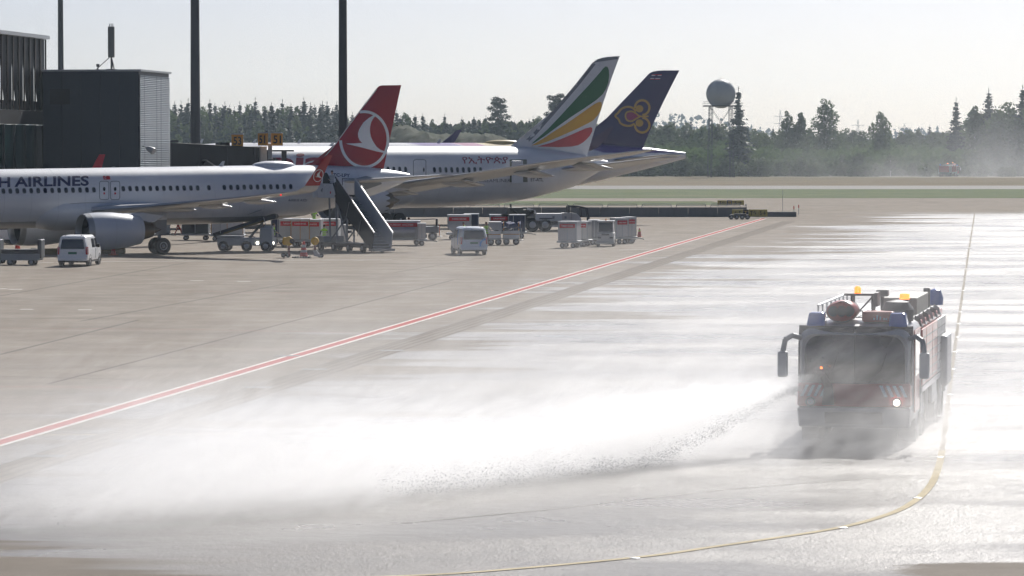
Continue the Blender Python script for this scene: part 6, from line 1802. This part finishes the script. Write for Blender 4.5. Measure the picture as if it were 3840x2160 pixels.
# dense jet
zc = (NZ.z - x * .125 - x * x * .0015).max(.2)
r = .07 + x * .135
dz = z - zc; dr = (y * y * .6 + dz * dz).sqrt() / r
jet = (1.0 - sstep(dr + (a2 - .5) * 1.5 + (a1 - .5) * .6, .35, 1.05)) * (6.5 / (1.0 + xp * 1.3)) * sstep(x, -.02, .25) * (1.0 - sstep(x, 18, 28))
# billowing mist behind it
front = sstep(wy + (a1 - .5) * 3.0 + (a2 - .5) * 1.4 + .15 * xp.min(8.0) , -.5, .9)
base = front * (wy.max(0.0) / (-1.8 - xp * .19)).exp() * (z / (-1.0 - xp * .024)).exp()
a0 = enoise(cb.outputs[0], .16, 1, .5, loc=(2.0, 5.0, 1.0))
puff = sstep(a1 * .75 + a0 * .5 + (a2 - .5) * .9 + base * .14, .60, .80)
mist = base * puff * sstep(x, .3, 6.0) * .225
# splash mist low round the front of the truck, and a thin veil over the wet concrete
s1, s2 = (x - 2.6) / 4.6, (y - 1.2) / 4.6
spl = ((s1 * s1 + s2 * s2) * -1.0).exp() * (z / -1.9).exp() * sstep(a1 + (a2 - .5) * .6, .34, .72) * .34
s3, s4 = (x - 1.0) / 9.0, (y - 3.0) / 6.0
low = ((s3 * s3 + s4 * s4) * -1.0).exp() * (z / -.45).exp() * sstep(a1 + (a2 - .5) * .5, .38, .66) * .09
s5, s6 = (x + 3.0) / 16.0, (wy - 7.0) / 14.0
veil = ((s5 * s5 + s6 * s6) * -1.0).exp() * (z / -2.3).exp() * sstep(a1 * .7 + a0 * .5 + (a2 - .5) * .4, .52, .82) * .085
dens = jet + mist + spl + low + veil
nt.links.new(dens.max(0.0).v, pv.inputs['Density'])
m.cycles.volume_step_rate = .26
o = MB().prism([(9, .004), (8.6, 1.6), (5, 4.2), (-5, 5.6), (-22, 4.6), (-23, .004)], -20, 35, 'x').build('water_spray', m)
o.location = (NZ.x, NZ.y, 0); o.rotation_euler = (0, 0, ang)
tag(o, 'white water jet from the fire engine with mist billowing behind it', None, None, 'stuff')
# ---- drops torn off the under side of the jet and splashing up where it lands
wm = bpy.data.materials.new('water drops'); wm.use_nodes = True
wb = wm.node_tree.nodes['Principled BSDF']; wb.inputs['Transmission Weight'].default_value = 1.0; wb.inputs['IOR'].default_value = 1.33; wb.inputs['Roughness'].default_value = .05; wb.inputs['Base Color'].default_value = (.86, .88, .90, 1)
dr_ = MB(); RD = random.Random(5)
def drop(p, r, el):
    v = [(p[0] - r * el, p[1], p[2] + r * .3), (p[0] + r * el, p[1], p[2] - r * .3), (p[0], p[1] - r, p[2]), (p[0], p[1] + r, p[2]), (p[0], p[1], p[2] - r), (p[0], p[1], p[2] + r)]
    dr_.add(v, [(0, 2, 5), (2, 1, 5), (1, 3, 5), (3, 0, 5), (2, 0, 4), (1, 2, 4), (3, 1, 4), (0, 3, 4)])
for k in range(64):
    x_ = .8 + 14.5 * (k + RD.random()) / 64
    zc_ = max(.2, NZ.z - x_ * .125 - x_ * x_ * .0015); r_ = .07 + x_ * .135
    cz = max(.12, zc_ - r_ * RD.uniform(.7, .95)); cy = RD.uniform(.1, .55) * r_ + .1
    sp_ = .05 + .012 * x_
    for _ in range(RD.randrange(20, 130)):
        p_ = (x_ + RD.gauss(0, sp_ * 2.2), cy + RD.gauss(0, sp_), max(.03, cz + RD.gauss(0, sp_ * .8)))
        drop(p_, RD.uniform(.004, .013), RD.uniform(1.5, 4))
for k in range(700):
    x_ = RD.uniform(9, 30); drop((x_, RD.uniform(-.5, 1.6), abs(RD.gauss(0, .35)) + .03), RD.uniform(.003, .009), RD.uniform(1, 3))
do = dr_.build('water_drops', wm); do.location = (NZ.x, NZ.y, 0); do.rotation_euler = (0, 0, ang)
tag(do, 'clumps of flying water drops along the lower edge of the jet', None, None, 'stuff')
# ---- thin spray round the far fire engine
m, nt, pv, vec, (x, y, z) = vol_mat('far spray', .5)
f1 = enoise(vec, .045, 2, .6)
ex = (x - 4.0) / 44.0; ey = y / 34.0
dens = ((ex * ex + ey * ey) * -1.0).exp() * (z / -9.0).exp() * sstep(f1, .28, .75) * .012
nt.links.new(dens.v, pv.inputs['Density'])
m.cycles.volume_step_rate = 1.0
o = vol_box('spray_mist', 'faint spray haze drifting round the far fire engine on the field', m, (q2.x, q2.y, 0) if 'q2' in globals() else (truck2.location.x, truck2.location.y - 30, 0), 0, (-90, 50, -60, 50, .03, 26))
# ---- air
hz_m = bpy.data.materials.new('summer air'); hz_m.use_nodes = True
nt = hz_m.node_tree; nt.nodes.remove(nt.nodes['Principled BSDF'])
pv = nt.nodes.new('ShaderNodeVolumePrincipled'); pv.inputs['Color'].default_value = (.72, .87, 1.0, 1); pv.inputs['Density'].default_value = .000085; pv.inputs['Anisotropy'].default_value = .35
nt.links.new(pv.outputs[0], nt.nodes['Material Output'].inputs['Volume'])
tag(MB().box(-1600, 2600, -250, 3900, -1.1, 90).build('haze', hz_m), 'thin bluish summer haze over the whole airfield', None, None, 'stuff')
